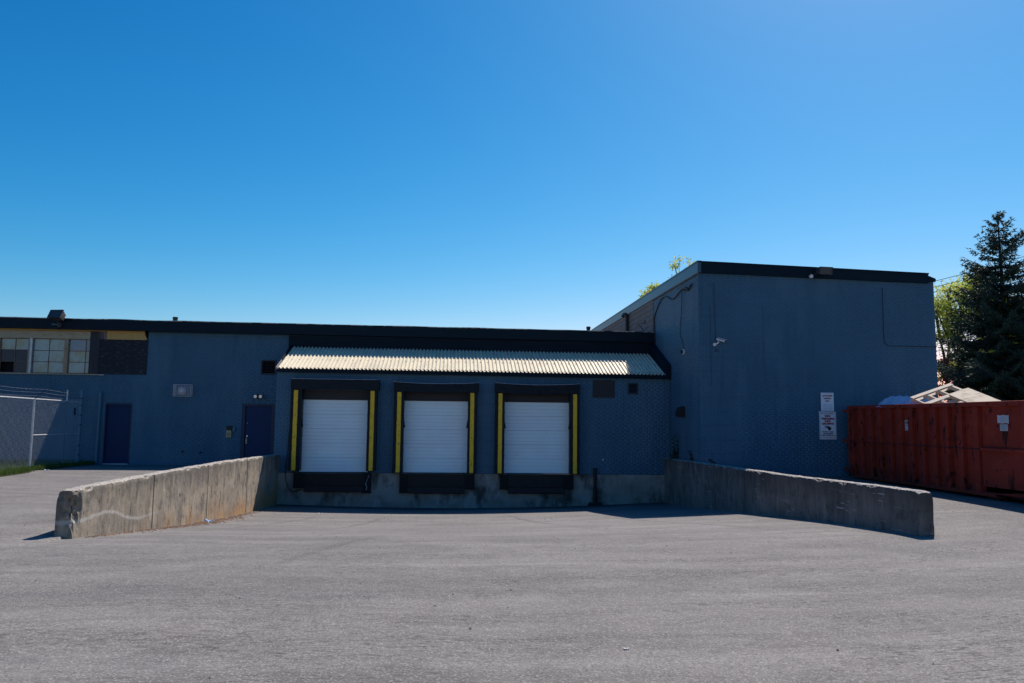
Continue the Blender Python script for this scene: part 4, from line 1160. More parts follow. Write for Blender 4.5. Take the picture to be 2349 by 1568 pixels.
B().tube([(10.62, 22.50, 6.04), (10.62, 22.43, 6.04)], .055, 14).build('junction_box', M['whitepl'], t)
B().tube([(10.62, 22.46, 6.09), (10.60, 22.45, 6.15)], .016, 8).build('photocell', M['lampbody'], t)
B().tube(curve_pts([(10.66, 22.44, 6.02), (10.74, 22.42, 6.03), (10.80, 22.40, 6.08)], 4), .008, 5).build('wire_loop', M['cable'], t)

# roof pipes
top('roof_pipe', B().tube([(-10.34, 29, 4.8), (-10.34, 29, 5.22)], .085, 14).tube([(-10.34, 29, 5.17), (-10.34, 29, 5.23)], .095, 14), M['lampbody'], 'small rusty vent pipe poking above the long roof edge', 'roof vent', (-10.34, 29, 4.84))
top('roof_pipe', B().tube([(5.1, 30, 4.8), (5.1, 30, 5.24)], .07, 12).tube([(5.1, 30, 5.2), (5.1, 30, 5.29)], .085, 12), M['black'], 'short black vent pipe on the low roof near the tall block', 'roof vent', (5.1, 30, 4.84))
top('gooseneck_vent', B().tube(curve_pts([(XC - .13, 31.9, 4.84), (XC - .13, 31.9, 5.8), (XC - .13, 31.92, 6.02), (XC - .2, 32.05, 6.1), (XC - .24, 32.2, 6.02)], 5), .075, 12), M['black'],
    'black gooseneck pipe against the grey block wall above the low roof', 'vent pipe', (XC - .13, 31.9, 4.84))
t = B().tube([(XC - .02, 30.7, 5.47), (XC - .02, 29.2, 5.43)], .02, 6).tube([(XC - .02, 30.2, 5.44), (XC - .04, 29.35, 5.08)], .015, 6).box(XC - .05, XC - .01, 29.15, 29.25, 5.36, 5.5)
top('wall_bracket', t, M['cable'], 'dark steel bracket fixed to the grey block wall', 'bracket', (XC - .02, 30, 5.08))

# ------------------------------------------------------------------ wall-mounted things, right
top('wall_panel', B().box(4.535, 5.275, YD - .028, YD - .010, 2.395, 2.98).box(4.535, 5.275, YD - .034, YD - .028, 2.395, 2.415).box(4.535, 5.275, YD - .034, YD - .028, 2.96, 2.98), M['panelblk'],
    'flat black square panel on the wall right of the docks', 'panel', (4.9, YD - .02, 2.395))
top('paint_chip', B().prism([(4.86, .30), (4.885, .30), (4.89, .37), (4.865, .365)], 'y', YD - .022, YD - .0185), M['whitepl'], 'tiny white fleck on the brick above the black standpipe', 'paint chip', (4.87, YD - .02, .30))
t = B().tube([(4.60, YD - .10, -1.12), (4.60, YD - .10, .03)], .055, 12).tube([(4.60, YD - .10, -.05), (4.60, YD - .10, .06)], .066, 12)
t.prism([(4.34, -1.20), (4.86, -1.20), (4.80, -1.06), (4.40, -1.06)], 'y', YD - .22, YD - .03)
top('standpipe', t, M['black'], 'black bollard-like pipe against the dock face right of the doors', 'standpipe', (4.60, YD - .10, -1.2))
# dome camera on side wall
t = thing('dome_camera', 'white dome security camera on the side wall above the canopy', 'security camera', (XC, 24.15, 3.83))
B().tube([(XC - .012, 24.15, 3.835), (XC - .06, 24.15, 3.835)], [.085, .085], 20).build('camera_base', M['whitepl'], t)
B().tube([(XC - .06 - .075 * math.sin(a * math.pi / 12), 24.15, 3.835) for a in range(6)] + [(XC - .06 - .075, 24.15, 3.835)], [.068 * math.cos(a * math.pi / 12) for a in range(6)] + [.006], 18).build('camera_dome', M['black'], t, smooth=True)
# bullet camera
t = thing('bullet_camera', 'silver bullet security camera on the front of the tall block', 'security camera', (7.66, YB, 3.92))
B().disc((7.645, YB - .012, 3.925), (0, -1, 0), .05, .025, 16).build('camera_base', M['whitepl'], t)
B().tube([(7.645, YB - .035, 3.93), (7.70, YB - .10, 3.95), (7.73, YB - .14, 4.0)], [.02, .022, .03], 10).build('bracket', M['whitepl'], t)
a = Vector((7.69, YB - .10, 4.085)); b_ = Vector((7.885, YB - .27, 4.0))
B().tube([a, b_], .045, 16).build('camera_body', M['steel'], t)
d_ = (b_ - a).normalized(); sx_ = d_.cross(Vector((0, 0, 1))).normalized(); u_ = sx_.cross(d_)
B().obox((a + b_) / 2 + u_ * .052 + d_ * .02, sx_, d_, u_, .045, .13, .004).build('sun_shield', M['whitepl'], t)
B().disc(b_, d_, .04, .006, 16).build('camera_lens', M['black'], t)
B().tube(curve_pts([(7.66, YB - .03, 3.90), (7.65, YB - .05, 3.82), (7.69, YB - .04, 3.78), (7.66, YB - .05, 3.72), (7.74, YB - .04, 3.76), (7.76, YB - .03, 3.70)], 4), .006, 5).build('loose_wire', M['cable'], t)
# hood
t = B().prism([(XC - .012, 1.76), (XC - .012, 2.11), (XC - .10, 2.10), (XC - .19, 2.03), (XC - .22, 1.93), (XC - .22, 1.78)], 'y', 24.12, 24.46)
top('vent_hood', t, M['black'], 'black curved vent hood low on the shaded side wall', 'vent hood', (XC - .1, 24.3, 1.76))
# cables
def wall_cable(label, pts, r, mat, name='wall_cable'):
    return top(name, B().tube(curve_pts(pts, 6), r, 6), mat, label, 'cable', pts[-1], 'cables on the brick walls')
xw = XC - .03
wall_cable('thick loose cable looping across the top of the side wall', [(xw, 23.18, 5.86), (xw, 23.48, 5.76), (xw, 24.25, 5.86), (xw, 25.3, 5.70), (xw, 26.13, 5.92), (xw, 26.75, 5.93), (xw, 27.42, 5.65), (xw, 27.78, 5.35), (xw, 27.71, 4.7), (xw, 27.70, 4.3)], .02, M['cable'])
wall_cable('thin cable running down to the dome camera', [(xw, 24.25, 5.86), (xw, 24.33, 5.16), (xw, 24.5, 4.47), (xw, 24.22, 4.16), (xw, 24.17, 3.90)], .009, M['cable'])
top('cable_bundle', B().tube(curve_pts([(xw, 23.35, 5.83), (xw - .02, 23.6, 5.72), (xw, 23.85, 5.86), (xw, 24.1, 5.80)], 5), .022, 6).tube(curve_pts([(xw, 23.5, 5.70), (xw - .02, 23.7, 5.80), (xw, 23.9, 5.74)], 4), .018, 6), M['cable'],
    'knot of tangled cable near the top corner of the side wall', 'cable', (xw, 23.7, 5.7))
yw = YB - .022
wall_cable('thin cable running straight down to the bullet camera', [(7.644, yw, 5.80), (7.650, yw, 5.3), (7.656, yw, 4.9), (7.675, yw, 4.3), (7.665, yw, 3.97)], .007, M['bluecable'])
wall_cable('faint painted-over cable on the tall front wall', [(9.14, yw + .006, 5.10), (9.15, yw + .006, 4.2), (9.14, yw + .006, 3.3), (9.16, yw + .006, 2.8)], .004, M['bluecable'])
wall_cable('painted-over cable beside the bullet camera cable', [(7.52, yw + .006, 5.15), (7.53, yw + .006, 4.4), (7.53, yw + .006, 3.4), (7.54, yw + .006, 2.7)], .004, M['bluecable'])
wall_cable('dark conduit curving to the right edge of the tall block', [(12.908, yw, 5.76), (12.904, yw, 5.0), (12.901, yw, 4.3), (12.92, yw, 4.09), (12.99, yw, 4.005), (13.12, yw, 3.984), (13.8, yw, 3.978), (14.55, yw, 3.972)], .010, M['bluecable'], 'conduit')
# signs
def sign_board(name, label, x0, x1, z0, z1, lines, border, cam_pic=False, tilt=0):
    t = thing(name, label, 'sign', ((x0 + x1) / 2, YB - .018, z0), 'signs on the tall block')
    B().box(x0, x1, YB - .026, YB - .019, z0, z1).build('sign_panel', M['signwhite'], t)
    if border:
        g_ = .016; w_ = .006; b = B(); y0_, y1_ = YB - .0285, YB - .0265
        b.box(x0 + g_, x1 - g_, y0_, y1_, z0 + g_, z0 + g_ + w_).box(x0 + g_, x1 - g_, y0_, y1_, z1 - g_ - w_, z1 - g_)
        b.box(x0 + g_, x0 + g_ + w_, y0_, y1_, z0 + g_ + w_, z1 - g_ - w_).box(x1 - g_ - w_, x1 - g_, y0_, y1_, z0 + g_ + w_, z1 - g_ - w_)
        b.build('sign_border', M['signblack'], t)
    for (s, zc, h, w, mt_, bold) in lines:
        text(s, 'lettering', ((x0 + x1) / 2, YB - .029, zc), (1, 0, 0), (0, 0, 1), h, w, M[mt_], t, bold)
    return t
W1 = .39
L1 = [('PRIVATE PROPERTY', 2.498, .020, .31, 'signfaint', 0), ('AUTHORIZED', 2.418, .046, .325, 'signred', .07), ('PARKING', 2.340, .046, .225, 'signred', .07), ('ONLY', 2.262, .046, .13, 'signred', .07)]
for i, (s, w) in enumerate((('UNAUTHORIZED', .27), ('VEHICLES WILL BE', .31), ('TAGGED AND/OR', .28), ('TOWED AWAY AT', .28), ('OWNERS EXPENSE', .31))):
    L1.append((s, 2.166 - i * .037, .024, w, 'signfaint', .0))
sign_board('parking_sign', 'upper white sign reading AUTHORIZED PARKING ONLY in red', 10.868, 11.262, 1.990, 2.536, L1, False)
L2 = [('PRIVATE PROPERTY', 1.890, .040, .43, 'signred', .02), ('NO', 1.806, .066, .18, 'signred', .08), ('TRESPASSING', 1.728, .060, .42, 'signred', .07), ('NO', 1.652, .066, .18, 'signred', .08), ('GRAFFITI', 1.578, .062, .37, 'signred', .07),
      ('PROPERTY UNDER', 1.352, .032, .37, 'signblack', .045), ('24 HOURS', 1.294, .044, .30, 'signblack', .055), ('VIDEO SURVEILLANCE', 1.248, .034, .44, 'signblack', .045), ('VIOLATORS WILL BE PROSECUTED', 1.188, .036, .44, 'signred', .0)]
t2 = sign_board('trespassing_sign', 'lower white sign reading NO TRESPASSING NO GRAFFITI with a camera picture', 10.800, 11.320, 1.143, 1.973, L2, True)
pic = B(); c_ = Vector((11.06, 0, 1.46))
def flat(poly): pic.prism(poly, 'y', YB - .0292, YB - .0268)
flat([(11.025, 1.535), (11.06, 1.545), (11.165, 1.49), (11.15, 1.44), (11.13, 1.425), (11.09, 1.46), (11.05, 1.455)])
flat([(11.10 + .034 * math.cos(a * .5236), 1.44 + .034 * math.sin(a * .5236)) for a in range(12)])
pic.build('camera_picture', M['signblack'], t2)
B().prism([(11.0 + .04 * math.cos(a * .5236), 1.515 + .04 * math.sin(a * .5236)) for a in range(12)], 'y', YB - .0276, YB - .0264).build('camera_picture', M['signfaint'], t2)

# ------------------------------------------------------------------ dumpster
DX, DY0, DY1, DZ0, DZ1 = 11.48, 14.2, 22.22, .095, 2.14
DU = thing('dumpster', 'long rusty red ribbed roll-off container heaped with scrap wood', 'dumpster', (12.7, 18.2, gz(12.7, 18.2)))
XW = DX + .105          # recessed side skin
B().box(XW, XW + .02, 16.45, DY1 - .02, .16, 2.05).build('side_panel', M['dump'], DU)
B().box(DX + 2.42, DX + 2.44, DY0, DY1 - .02, .16, 2.05).build('side_panel', M['dump'], DU)
B().box(DX + .02, DX + 2.42, DY1 - .019, DY1, .14, 2.05).build('end_door', M['dump'], DU)
B().box(DX + .02, DX + 2.42, DY0, DY0 + .02, .2, 2.05).build('end_panel', M['dump'], DU)
B().box(DX + .02, DX + 2.42, DY0, DY1 - .02, .12, .158).build('floor_plate', M['dump_dark'], DU)
rl = B().prism([(DX - .01, 2.035), (DX + .13, 2.035), (DX + .13, 2.14), (DX - .01, 2.14)], 'y', DY0, DY1); rl.build('top_rail', M['dump'], DU, bevel=.008)
B().box(DX + 2.33, DX + 2.46, DY0, DY1, 2.05, 2.14).build('top_rail', M['dump'], DU)
B().box(DX + .13, DX + 2.33, DY0, DY0 + .1, 2.05, 2.14).build('top_rail', M['dump'], DU)
B().box(DX + .13, DX + 2.33, DY1 - .1, DY1, 2.05, 2.138).build('top_rail', M['dump'], DU)
B().prism([(DX - .0, .095), (DX + .15, .095), (DX + .15, .17), (DX + .06, .19), (DX - .0, .17)], 'y', 16.0, DY1).build('bottom_rail', M['dump'], DU)
B().box(DX, XW + .01, 21.94, DY1, .17, 2.034).build('corner_post', M['dump'], DU, bevel=.008)
ribs = [21.412, 20.916, 20.446, 19.937, 19.462, 18.963, 18.488, 17.996, 17.509, 17.018, 16.47]
rib_v = B().prism([(DX + .0, -.085), (DX + .0, .085), (XW + .002, .095), (XW + .002, -.090)], 'z', .17, 2.034)
rib_o = None
for y in ribs:
    if rib_o is None:
        mbx = MB(); mbx.v = [(v[0], v[1] + y + .09, v[2]) for v in rib_v.v]; mbx.f = rib_v.f
        rib_o = mbx.build('side_rib', M['dump'], DU, bevel=.006); y_first = y
    else:
        o = rib_o.copy(); COL.objects.link(o); o.parent = DU
        o.location = (random.uniform(-.006, .006), y - y_first, 0); o.rotation_euler = (0, 0, 0)
# front bay: recessed upper panel, ledge, lower panel, post
B().box(XW - .01, XW + .01, 15.14, 16.44, 1.15, 2.034).build('front_bay_panel', M['dump'], DU)
B().box(XW - .055, XW + .01, DY0, 16.44, .30, 1.06).build('lower_bay_panel', M['dump'], DU)
B().prism([(DX + .0, 1.065), (DX + .0, 1.13), (XW + .01, 1.17), (XW + .01, 1.065)], 'y', DY0, 16.44).build('ledge', M['dump'], DU)
B().box(DX - .005, XW + .01, 14.98, 15.14, 1.17, 2.034).build('bay_post', M['dump'], DU)
B().box(DX + .02, XW + .01, 15.0, 15.12, .25, 1.06).build('bay_post', M['dump'], DU)
B().box(XW - .01, XW + .01, DY0, 14.97, 1.15, 2.034).build('front_bay_panel', M['dump'], DU)
B().prism([(15.99, .095), (15.99, .18), (14.2, .34), (14.2, .22)], 'x', DX + .02, DX + .14).build('bottom_rail', M['dump'], DU)
B().box(DX + .05, DX + .25, 16.0, 16.3, .02, .12).box(DX + 1.9, DX + 2.1, 14.6, 22.0, .02, .12).box(DX + .55, DX + .75, 14.6, 22.0, .02, .12).build('skid_rail', M['dump_dark'], DU)
for (z, ) in ((1.99,), (1.12,), (.29,)):
    h = B().tube([(DX + .02, DY1 + .05, z), (DX + .02, DY1 + .2, z)], .028, 8).tube([(DX + .02, DY1 + .2, z - .05), (DX + .02, DY1 + .2, z + .05)], .045, 8); h.box(DX - .02, DX + .03, DY1 - .25, DY1 + .1, z - .035, z + .035)
    h.build('hinge', M['dump'], DU)
cb = [(DX - .012, 21.96, 1.10)]
for y in ribs: cb += [(DX - .012, y, 1.102 + random.uniform(-.004, .004))]
cb += [(DX - .01, 16.44, 1.09)]
B().tube(cb, .009, 5).build('latch_cable', M['cable'], DU)
pp = B(); n = 10; Pp = []
for j in range(3):
    for i in range(n + 1):
        y = lerp(i / n, 15.95, 15.60); z = lerp(j / 2, 1.67, 1.842) + .006 * math.sin(i * 1.1 + j)
        Pp.append((XW - .016 - .004 * math.sin(i * 1.3), y, z))
pp.add(Pp, [(j * (n + 1) + i, j * (n + 1) + i + 1, (j + 1) * (n + 1) + i + 1, (j + 1) * (n + 1) + i) for j in range(2) for i in range(n)])
lb = pp.build('paper_notice', M['paper'], DU)
for i in range(6): B().box(XW - .0215, XW - .021, 15.63, 15.91 - (i % 3) * .03, 1.70 + i * .021, 1.703 + i * .021).build('print_line', M['signfaint'], lb)
lb = B().box(XW - .014, XW - .011, 15.65, 15.88, 1.511, 1.647).build('label_plate', M['paper'], DU)
for i, (s, w) in enumerate((('Manufactured By', .16), ('PROCESS WASTE', .20), ('EQUIPMENT INC.', .18), ('TEL. 416', .14))):
    text(s, 'lettering', (XW - .0155, 15.765, 1.616 - i * .029), (0, -1, 0), (0, 0, 1), .018, w, M['signblack'], lb, .01)
lb = B().box(XW - .006, XW - .002, 19.24, 19.43, 1.465, 1.733).build('logo_plate', M['paper'], DU)
text('AL', 'lettering', (XW - .0075, 19.335, 1.625), (0, -1, 0), (0, 0, 1), .09, .17, M['signblack'], lb, .03)
text('DISPO', 'lettering', (XW - .0075, 19.335, 1.565), (0, -1, 0), (0, 0, 1), .035, .17, M['signblack'], lb, .0)
text('416-416', 'lettering', (XW - .0075, 19.335, 1.49), (0, -1, 0), (0, 0, 1), .032, .17, M['signblack'], lb, .0)

# scrap in the dumpster
def plank(mb, o, ax, ay, az, a0, a1, b0, b1, c0, c1):
    """box in the pallet's own axes"""
    mb.hexa([o + ax * a + ay * b + az * c for c in (c0, c1) for (a, b) in ((a0, b0), (a1, b0), (a1, b1), (a0, b1))])
def pallet(label, A, Bv, C, LA, LB, topslots, seed):
    A, Bv, C = Vector(A), Vector(Bv), Vector(C)
    ax = (Bv - A).normalized(); ay = (C - Bv); ay = (ay - ax * ay.dot(ax)).normalized(); az = ax.cross(ay)
    if az.z < 0: az = -az
    t = thing('pallet', label, 'pallet', A, 'broken pallets in the container')
    r_ = random.Random(seed)
    for i in range(4):   # stringers run away from the top board
        a = lerp(i / 3, .02, LA - .06)
        mb = B(); plank(mb, A, ax, ay, az, a, a + .04, .0, LB, -.115, -.018); mb.build('stringer', M['pallet'], t)
    for (b0, w) in topslots:
        mb = B(); e = r_.uniform(-.01, .01); plank(mb, A, ax, ay, az, -.01 + e, LA + .01 + e, b0, b0 + w, -.016, .002); mb.build('deck_board', M['pallet'], t)
    for b0 in (0.0, LB * .32, LB * .64, LB - .1):
        mb = B(); plank(mb, A, ax, ay, az, 0, LA, b0, b0 + .09, -.132, -.117); mb.build('bottom_board', M['pallet'], t)
    return ax, ay, az
A0 = (11.606, 19.2, 2.32); B0 = (12.742, 19.3, 2.694); C0 = (13.004, 18.04, 2.207)
ax, ay, az = pallet('slatted pallet tilted on top of the heaped container', A0, B0, C0, 1.2, 1.22, [(0, .12), (.46, .12), (.92, .12)], 2)
o_ = Vector(A0); mb = B(); plank(mb, o_, ax, ay, az, .72, 1.30, .50, 1.75, .006, .020)
top('plywood_sheet', mb, M['plysheet'], 'worn plywood sheet lying over the right of the pallet', 'plywood sheet', o_)
mb = B(); plank(mb, o_, ax, ay, az, 1.14, 1.235, -.05, 1.9, -.06, -.04); 
top('loose_board', mb, M['pallet'], 'long pale board edging the far side of the tilted pallet', 'board', o_)
pallet('second broken pallet wedged under the tilted one', (11.75, 18.7, 2.06), (12.9, 18.75, 2.38), (13.1, 17.7, 2.0), 1.1, 1.0, [(0, .1), (.2, .1), (.42, .1), (.64, .1), (.86, .1)], 5)
# plastic sheeting
def tarp(label, cx, cy, cz, sx, sy, h, seed):
    n = 40; P = []
    for j in range(n + 1):
        for i in range(n + 1):
            u, v = i / n * 2 - 1, j / n * 2 - 1
            r = math.hypot(u, v)
            k = .25 + .45 * noise.noise(Vector((u * 1.1, v * 1.1, seed))) + .30 * abs(noise.noise(Vector((u * 2.6, v * 2.6, seed + 5))))
            z = h * (max(0, 1 - r ** 2.6) * .85 + .2) * (1.1 - 1.0 * k)
            P.append((cx + sx * (u + .15 * noise.noise(Vector((u * 2, v * 2, seed + 9)))), cy + sy * v, cz + z))
    w = n + 1; mb = B().add(P, [(j * w + i, j * w + i + 1, (j + 1) * w + i + 1, (j + 1) * w + i) for j in range(n) for i in range(n)])
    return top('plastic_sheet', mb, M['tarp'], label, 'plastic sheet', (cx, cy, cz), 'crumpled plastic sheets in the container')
tarp('crumpled shade-tinted white plastic sheet left of the pallet', 11.98, 20.4, 2.02, .52, .55, .40, 4)
tarp('small fold of shade-tinted white plastic touching the pallet corner', 12.35, 19.75, 2.02, .25, .3, .34, 11)
hp = B(); n = 24; P = []
for j in range(n + 1):
    for i in range(n + 1):
        x = lerp(i / n, DX + .13, DX + 2.3); y = lerp(j / n, DY0 + .1, DY1 - .1)
        P.append((x, y, 1.78 + .14 * noise.noise(Vector((x * 2, y * 2, 0))) + .12 * noise.noise(Vector((x * 5, y * 5, 2)))))
hp.add(P, [(j * (n + 1) + i, j * (n + 1) + i + 1, (j + 1) * (n + 1) + i + 1, (j + 1) * (n + 1) + i) for j in range(n) for i in range(n)])
o = hp.build('debris', M['darkwood'], None, org=Vector((0, 0, 0))); tag(o, 'dark mixed rubbish filling the red container', 'debris', kind='stuff')

# ------------------------------------------------------------------ trees
def spruce(label, bx, by, zb, H, rbase, nwh, seed, dens=1.0):
    r_ = np.random.default_rng(seed); rr_ = random.Random(seed)
    t = thing('spruce_tree', label, 'tree', (bx, by, zb))
    B().tube([(bx, by, zb), (bx + .05, by, zb + H * .5), (bx - .05, by, zb + H * .97)], [.22, .12, .02], 8).build('trunk', M['bark'], t)
    limbs = B(); tips = []
    zc = zb + .6; k = 0
    blades_p, blades_d, blades_s = [], [], []
    while zc < zb + H - .15:
        f = (zc - zb) / H
        R = rbase * (H * (1 - f)) ** .78
        nb = max(4, int(9 * (1 - f) + 5))
        for i in range(nb):
            a = 2 * math.pi * (i + rr_.random() * .8) / nb + k * 1.1
            L = max(.18, R * (.66 + .36 * rr_.random()) * (1.0 if rr_.random() > .12 else .55) * (1 + .55 * noise.noise(Vector((math.cos(a) * 1.3, math.sin(a) * 1.3 + seed, zc * .9)))))
            droop = .30 * (1 - f) + .02
            d = np.array([math.cos(a), math.sin(a)])
            ns = max(4, int(L / .11))
            z0 = zc + rr_.uniform(-.08, .08)
            pts_ = []
            for s in range(ns + 1):
                u = s / ns; rr2 = L * u
                z = z0 - droop * L * u * .95 + .40 * L * u ** 2.4 * (.55 + .5 * f) + (.25 * L * u if f > .8 else 0)
                pts_.append((bx + d[0] * rr2, by + d[1] * rr2, z))
            if L > .5: limbs.tube([pts_[0], pts_[len(pts_) // 2], pts_[-1]], [.03 * (1 - f) + .008, .015, .004], 4, cap=False)
            perp = np.array([-d[1], d[0]])
            for s in range(1, ns + 1):
                u = s / ns
                tw = (.42 * L * (1 - u) ** .7 * min(1, u * 3) + .10) * .75
                p = np.array(pts_[s])
                for sd in (-1, 1):
                    if rr_.random() < .10: continue
                    tl = tw * rr_.uniform(.7, 1.15)
                    dirv = np.array([perp[0] * sd + d[0] * .75, perp[1] * sd + d[1] * .75, -.22 + rr_.uniform(-.15, .15)])
                    dirv /= np.linalg.norm(dirv)
                    nn = max(2, int(tl / .055 * dens))
                    q = (np.arange(nn) + .5) / nn
                    base = p + dirv * tl * q[:, None] + r_.normal(0, .012, (nn, 3))
                    base[:, 2] -= .15 * tl * q ** 2
                    for rep in range(2):
                        blades_p.append(base + r_.normal(0, .015, (nn, 3)))
                        dd = dirv + r_.normal(0, .55, (nn, 3)); blades_d.append(dd)
                        blades_s.append(np.full(nn, .095) * r_.uniform(.7, 1.3, nn))
                if rr_.random() < .5:
                    nn = 3; blades_p.append(p + r_.normal(0, .02, (nn, 3))); blades_d.append(np.array([d[0], d[1], -.1]) + r_.normal(0, .5, (nn, 3))); blades_s.append(np.full(nn, .1))
        zc += lerp(f, .34, .24) * rr_.uniform(.75, 1.25); k += 1
    # leader
    nn = 60; q = r_.random(nn); base = np.stack([np.full(nn, bx - .05) + r_.normal(0, .015, nn), np.full(nn, by) + r_.normal(0, .015, nn), zb + H - .6 * q], 1)
    blades_p.append(base); blades_d.append(r_.normal(0, .5, (nn, 3)) + np.array([0, 0, .6])); blades_s.append(np.full(nn, .1))
    P = np.concatenate(blades_p); D = np.concatenate(blades_d); S = np.concatenate(blades_s)
    D /= np.linalg.norm(D, axis=1)[:, None]
    W = np.cross(D, r_.normal(0, 1, D.shape)); W /= np.linalg.norm(W, axis=1)[:, None]
    V_ = np.empty((len(P), 3, 3)); V_[:, 0] = P - W * .025; V_[:, 1] = P + W * .025; V_[:, 2] = P + D * S[:, None] * 1.5
    V_ -= np.array([bx, by, zb])
    limbs.build('limbs', M['bark'], t)
    o = link('crown', mesh_fast('crown', V_.reshape(-1, 3), np.arange(3 * len(P)).reshape(-1, 3)), M['needle'], t)
    o['kind'] = 'stuff'
    return len(P)
NS = spruce('tall dark spruce rising behind the red container', 23.75, 32.0, .3, 10.65, .69, 30, 5, 1.35)

def broadleaf(name, label, bx, by, zb, H, cw, seed, mat, nleaf, leaf=.09, clusters=70, czlo=.3, shape=None):
    r_ = np.random.default_rng(seed); rr_ = random.Random(seed)
    t = thing(name, label, 'tree' if 'tree' in name else 'shrub', (bx, by, zb))
    tk = B(); tops = []
    def grow(p, d, L, r, lvl):
        q = p + d * L
        mid = (p + q) / 2 + Vector((rr_.uniform(-.05, .05), rr_.uniform(-.05, .05), 0)) * L
        tk.tube([p, mid, q], [r, r * .82, r * .62], 6 if lvl < 2 else 4, cap=False)
        if lvl >= 4: tops.append(q); return
        for i in range(3 if lvl < 3 else 3):
            nd = (d + Vector((rr_.uniform(-.75, .75), rr_.uniform(-.75, .75), rr_.uniform(-.15, .55)))).normalized()
            grow(q, nd, L * rr_.uniform(.62, .82), r * .62, lvl + 1)
        if lvl > 1: tops.append(q)
    grow(Vector((bx, by, zb)), Vector((.02, 0, 1)), H * .30, H * .022, 0)
    tp = np.array([v[:] for v in tops])
    c = tp.mean(0)
    # fit the twig cloud to the wanted crown box
    sc = np.array([cw / (tp[:, 0].max() - tp[:, 0].min()), cw / (tp[:, 1].max() - tp[:, 1].min()), (H * (1 - czlo)) / (tp[:, 2].max() - tp[:, 2].min())])
    zmin = tp[:, 2].min()
    def fit(p):
        p = np.array(p); out = p.copy()
        w = np.clip((p[..., 2] - zb) / (zmin - zb + 1e-6), 0, 1)
        out[..., 0] = bx + (p[..., 0] - bx) * (1 + (sc[0] - 1) * w); out[..., 1] = by + (p[..., 1] - by) * (1 + (sc[1] - 1) * w)
        out[..., 2] = np.where(p[..., 2] > zmin, zb + H * czlo + (p[..., 2] - zmin) * sc[2], zb + (p[..., 2] - zb) * (H * czlo) / (zmin - zb + 1e-6))
        return out
    tk.v = [tuple(v) for v in fit(np.array(tk.v))]
    tk.build('trunk', M['bark'], t)
    tp = fit(tp)
    pick = r_.integers(0, len(tp), nleaf)
    P = tp[pick] + r_.normal(0, 1, (nleaf, 3)) * np.array([.42, .42, .26]) * cw / 6 * r_.random((nleaf, 1)) ** .4
    D = r_.normal(0, 1, (nleaf, 3)); D[:, 2] -= .3; D /= np.linalg.norm(D, axis=1)[:, None]
    W = np.cross(D, r_.normal(0, 1, D.shape)); W /= np.linalg.norm(W, axis=1)[:, None]
    s = leaf * r_.uniform(.6, 1.3, nleaf)[:, None]
    V_ = np.empty((nleaf, 4, 3)); V_[:, 0] = P; V_[:, 1] = P + D * s * .5 + W * s * .3; V_[:, 2] = P + D * s; V_[:, 3] = P + D * s * .5 - W * s * .3
    V_ -= np.array([bx, by, zb])
    o = link('crown', mesh_fast('crown', V_.reshape(-1, 3), np.arange(4 * nleaf).reshape(-1, 4)), M[mat], t); o['kind'] = 'stuff'
    return t
broadleaf('broadleaf_tree', 'airy yellow-green tree between the tall block and the spruce', 31.2, 46, .4, 9.9, 7.5, 3, 'leaf', 34000, .15, czlo=.16)
broadleaf('broadleaf_tree', 'darker green tree low behind the yellow-green tree', 32.5, 50, .4, 6.6, 8.0, 9, 'leafdark', 22000, .17, czlo=.12)
broadleaf('red_shrub', 'dark red leafed shrub beside the corner of the tall block', 28.4, 43.5, .4, 5.0, 4.0, 21, 'redleaf', 15000, .12, czlo=.12)
broadleaf('broadleaf_tree', 'sparse tree whose leafy tips show over the tall block roof', 12.9, 47, .4, 11.2, 3.3, 33, 'leaf', 5200, .15, czlo=.5)
broadleaf('broadleaf_tree', 'dense mid-green tree behind the spruce at the right edge', 36.5, 44, .4, 8.0, 8.0, 41, 'leafdark', 26000, .17, czlo=.12)

# utility pole and power lines
top('utility_pole', B().tube([(38.85, 55, .4), (38.88, 55, 13.7)], [.17, .12], 10), M['pole'], 'grey utility pole seen through the spruce branches', 'utility pole', (38.85, 55, .4))
for k, (a, b_) in enumerate(((11.45, 13.50), (11.05, 13.13), (10.72, 12.59), (10.32, 12.22))):
    A = Vector((29.0, 50, a - .95)); Bq = Vector((45.0, 50, b_ + 1.9)); pts_ = []
    for i in range(31):
        u = i / 30; p = A.lerp(Bq, u); p.z -= .35 * math.sin(math.pi * u); pts_.append(p)
    top('power_line', B().tube(pts_, .026, 4), M['cable'], ['topmost', 'second from top', 'third from top', 'lowest'][k] + ' of the four power lines crossing behind the spruce', 'power line', pts_[0], 'power lines behind the spruce')

# ------------------------------------------------------------------ weeds and bird
def weed(label, bx, by, bz, H, seed, spread):
    r_ = random.Random(seed); t = thing('weed', label, 'weed', (bx, by, bz), 'weeds behind the shaded concrete wall')
    st = B(); lf = B()
    for i in range(5):
        a = r_.uniform(0, 6.28); tip = Vector((bx + spread * math.cos(a) * r_.uniform(.3, 1), by + spread * math.sin(a) * r_.uniform(.3, 1), bz + H * r_.uniform(.6, 1)))
        pts_ = curve_pts([(bx, by, bz), ((bx + tip.x) / 2 + r_.uniform(-.04, .04), (by + tip.y) / 2, bz + (tip.z - bz) * .6), tip], 4)
        st.tube(pts_, .004, 4)
        for p in pts_[2:]:
            for q in range(7):
                d = Vector((r_.uniform(-1, 1), r_.uniform(-1, 1), r_.uniform(-.5, .8))).normalized(); w = d.orthogonal().normalized() * .012; L = r_.uniform(.05, .10)
                lf.add([p, p + d * L * .5 + w, p + d * L, p + d * L * .5 - w], [(0, 1, 2, 3)])
    st.build('stem', M['weed'], t); o = lf.build('foliage', M['weed'], t); o['kind'] = 'stuff'
weed('bushy weed in the corner behind the concrete wall', 6.98, 25.0, .02, .85, 1, .16)
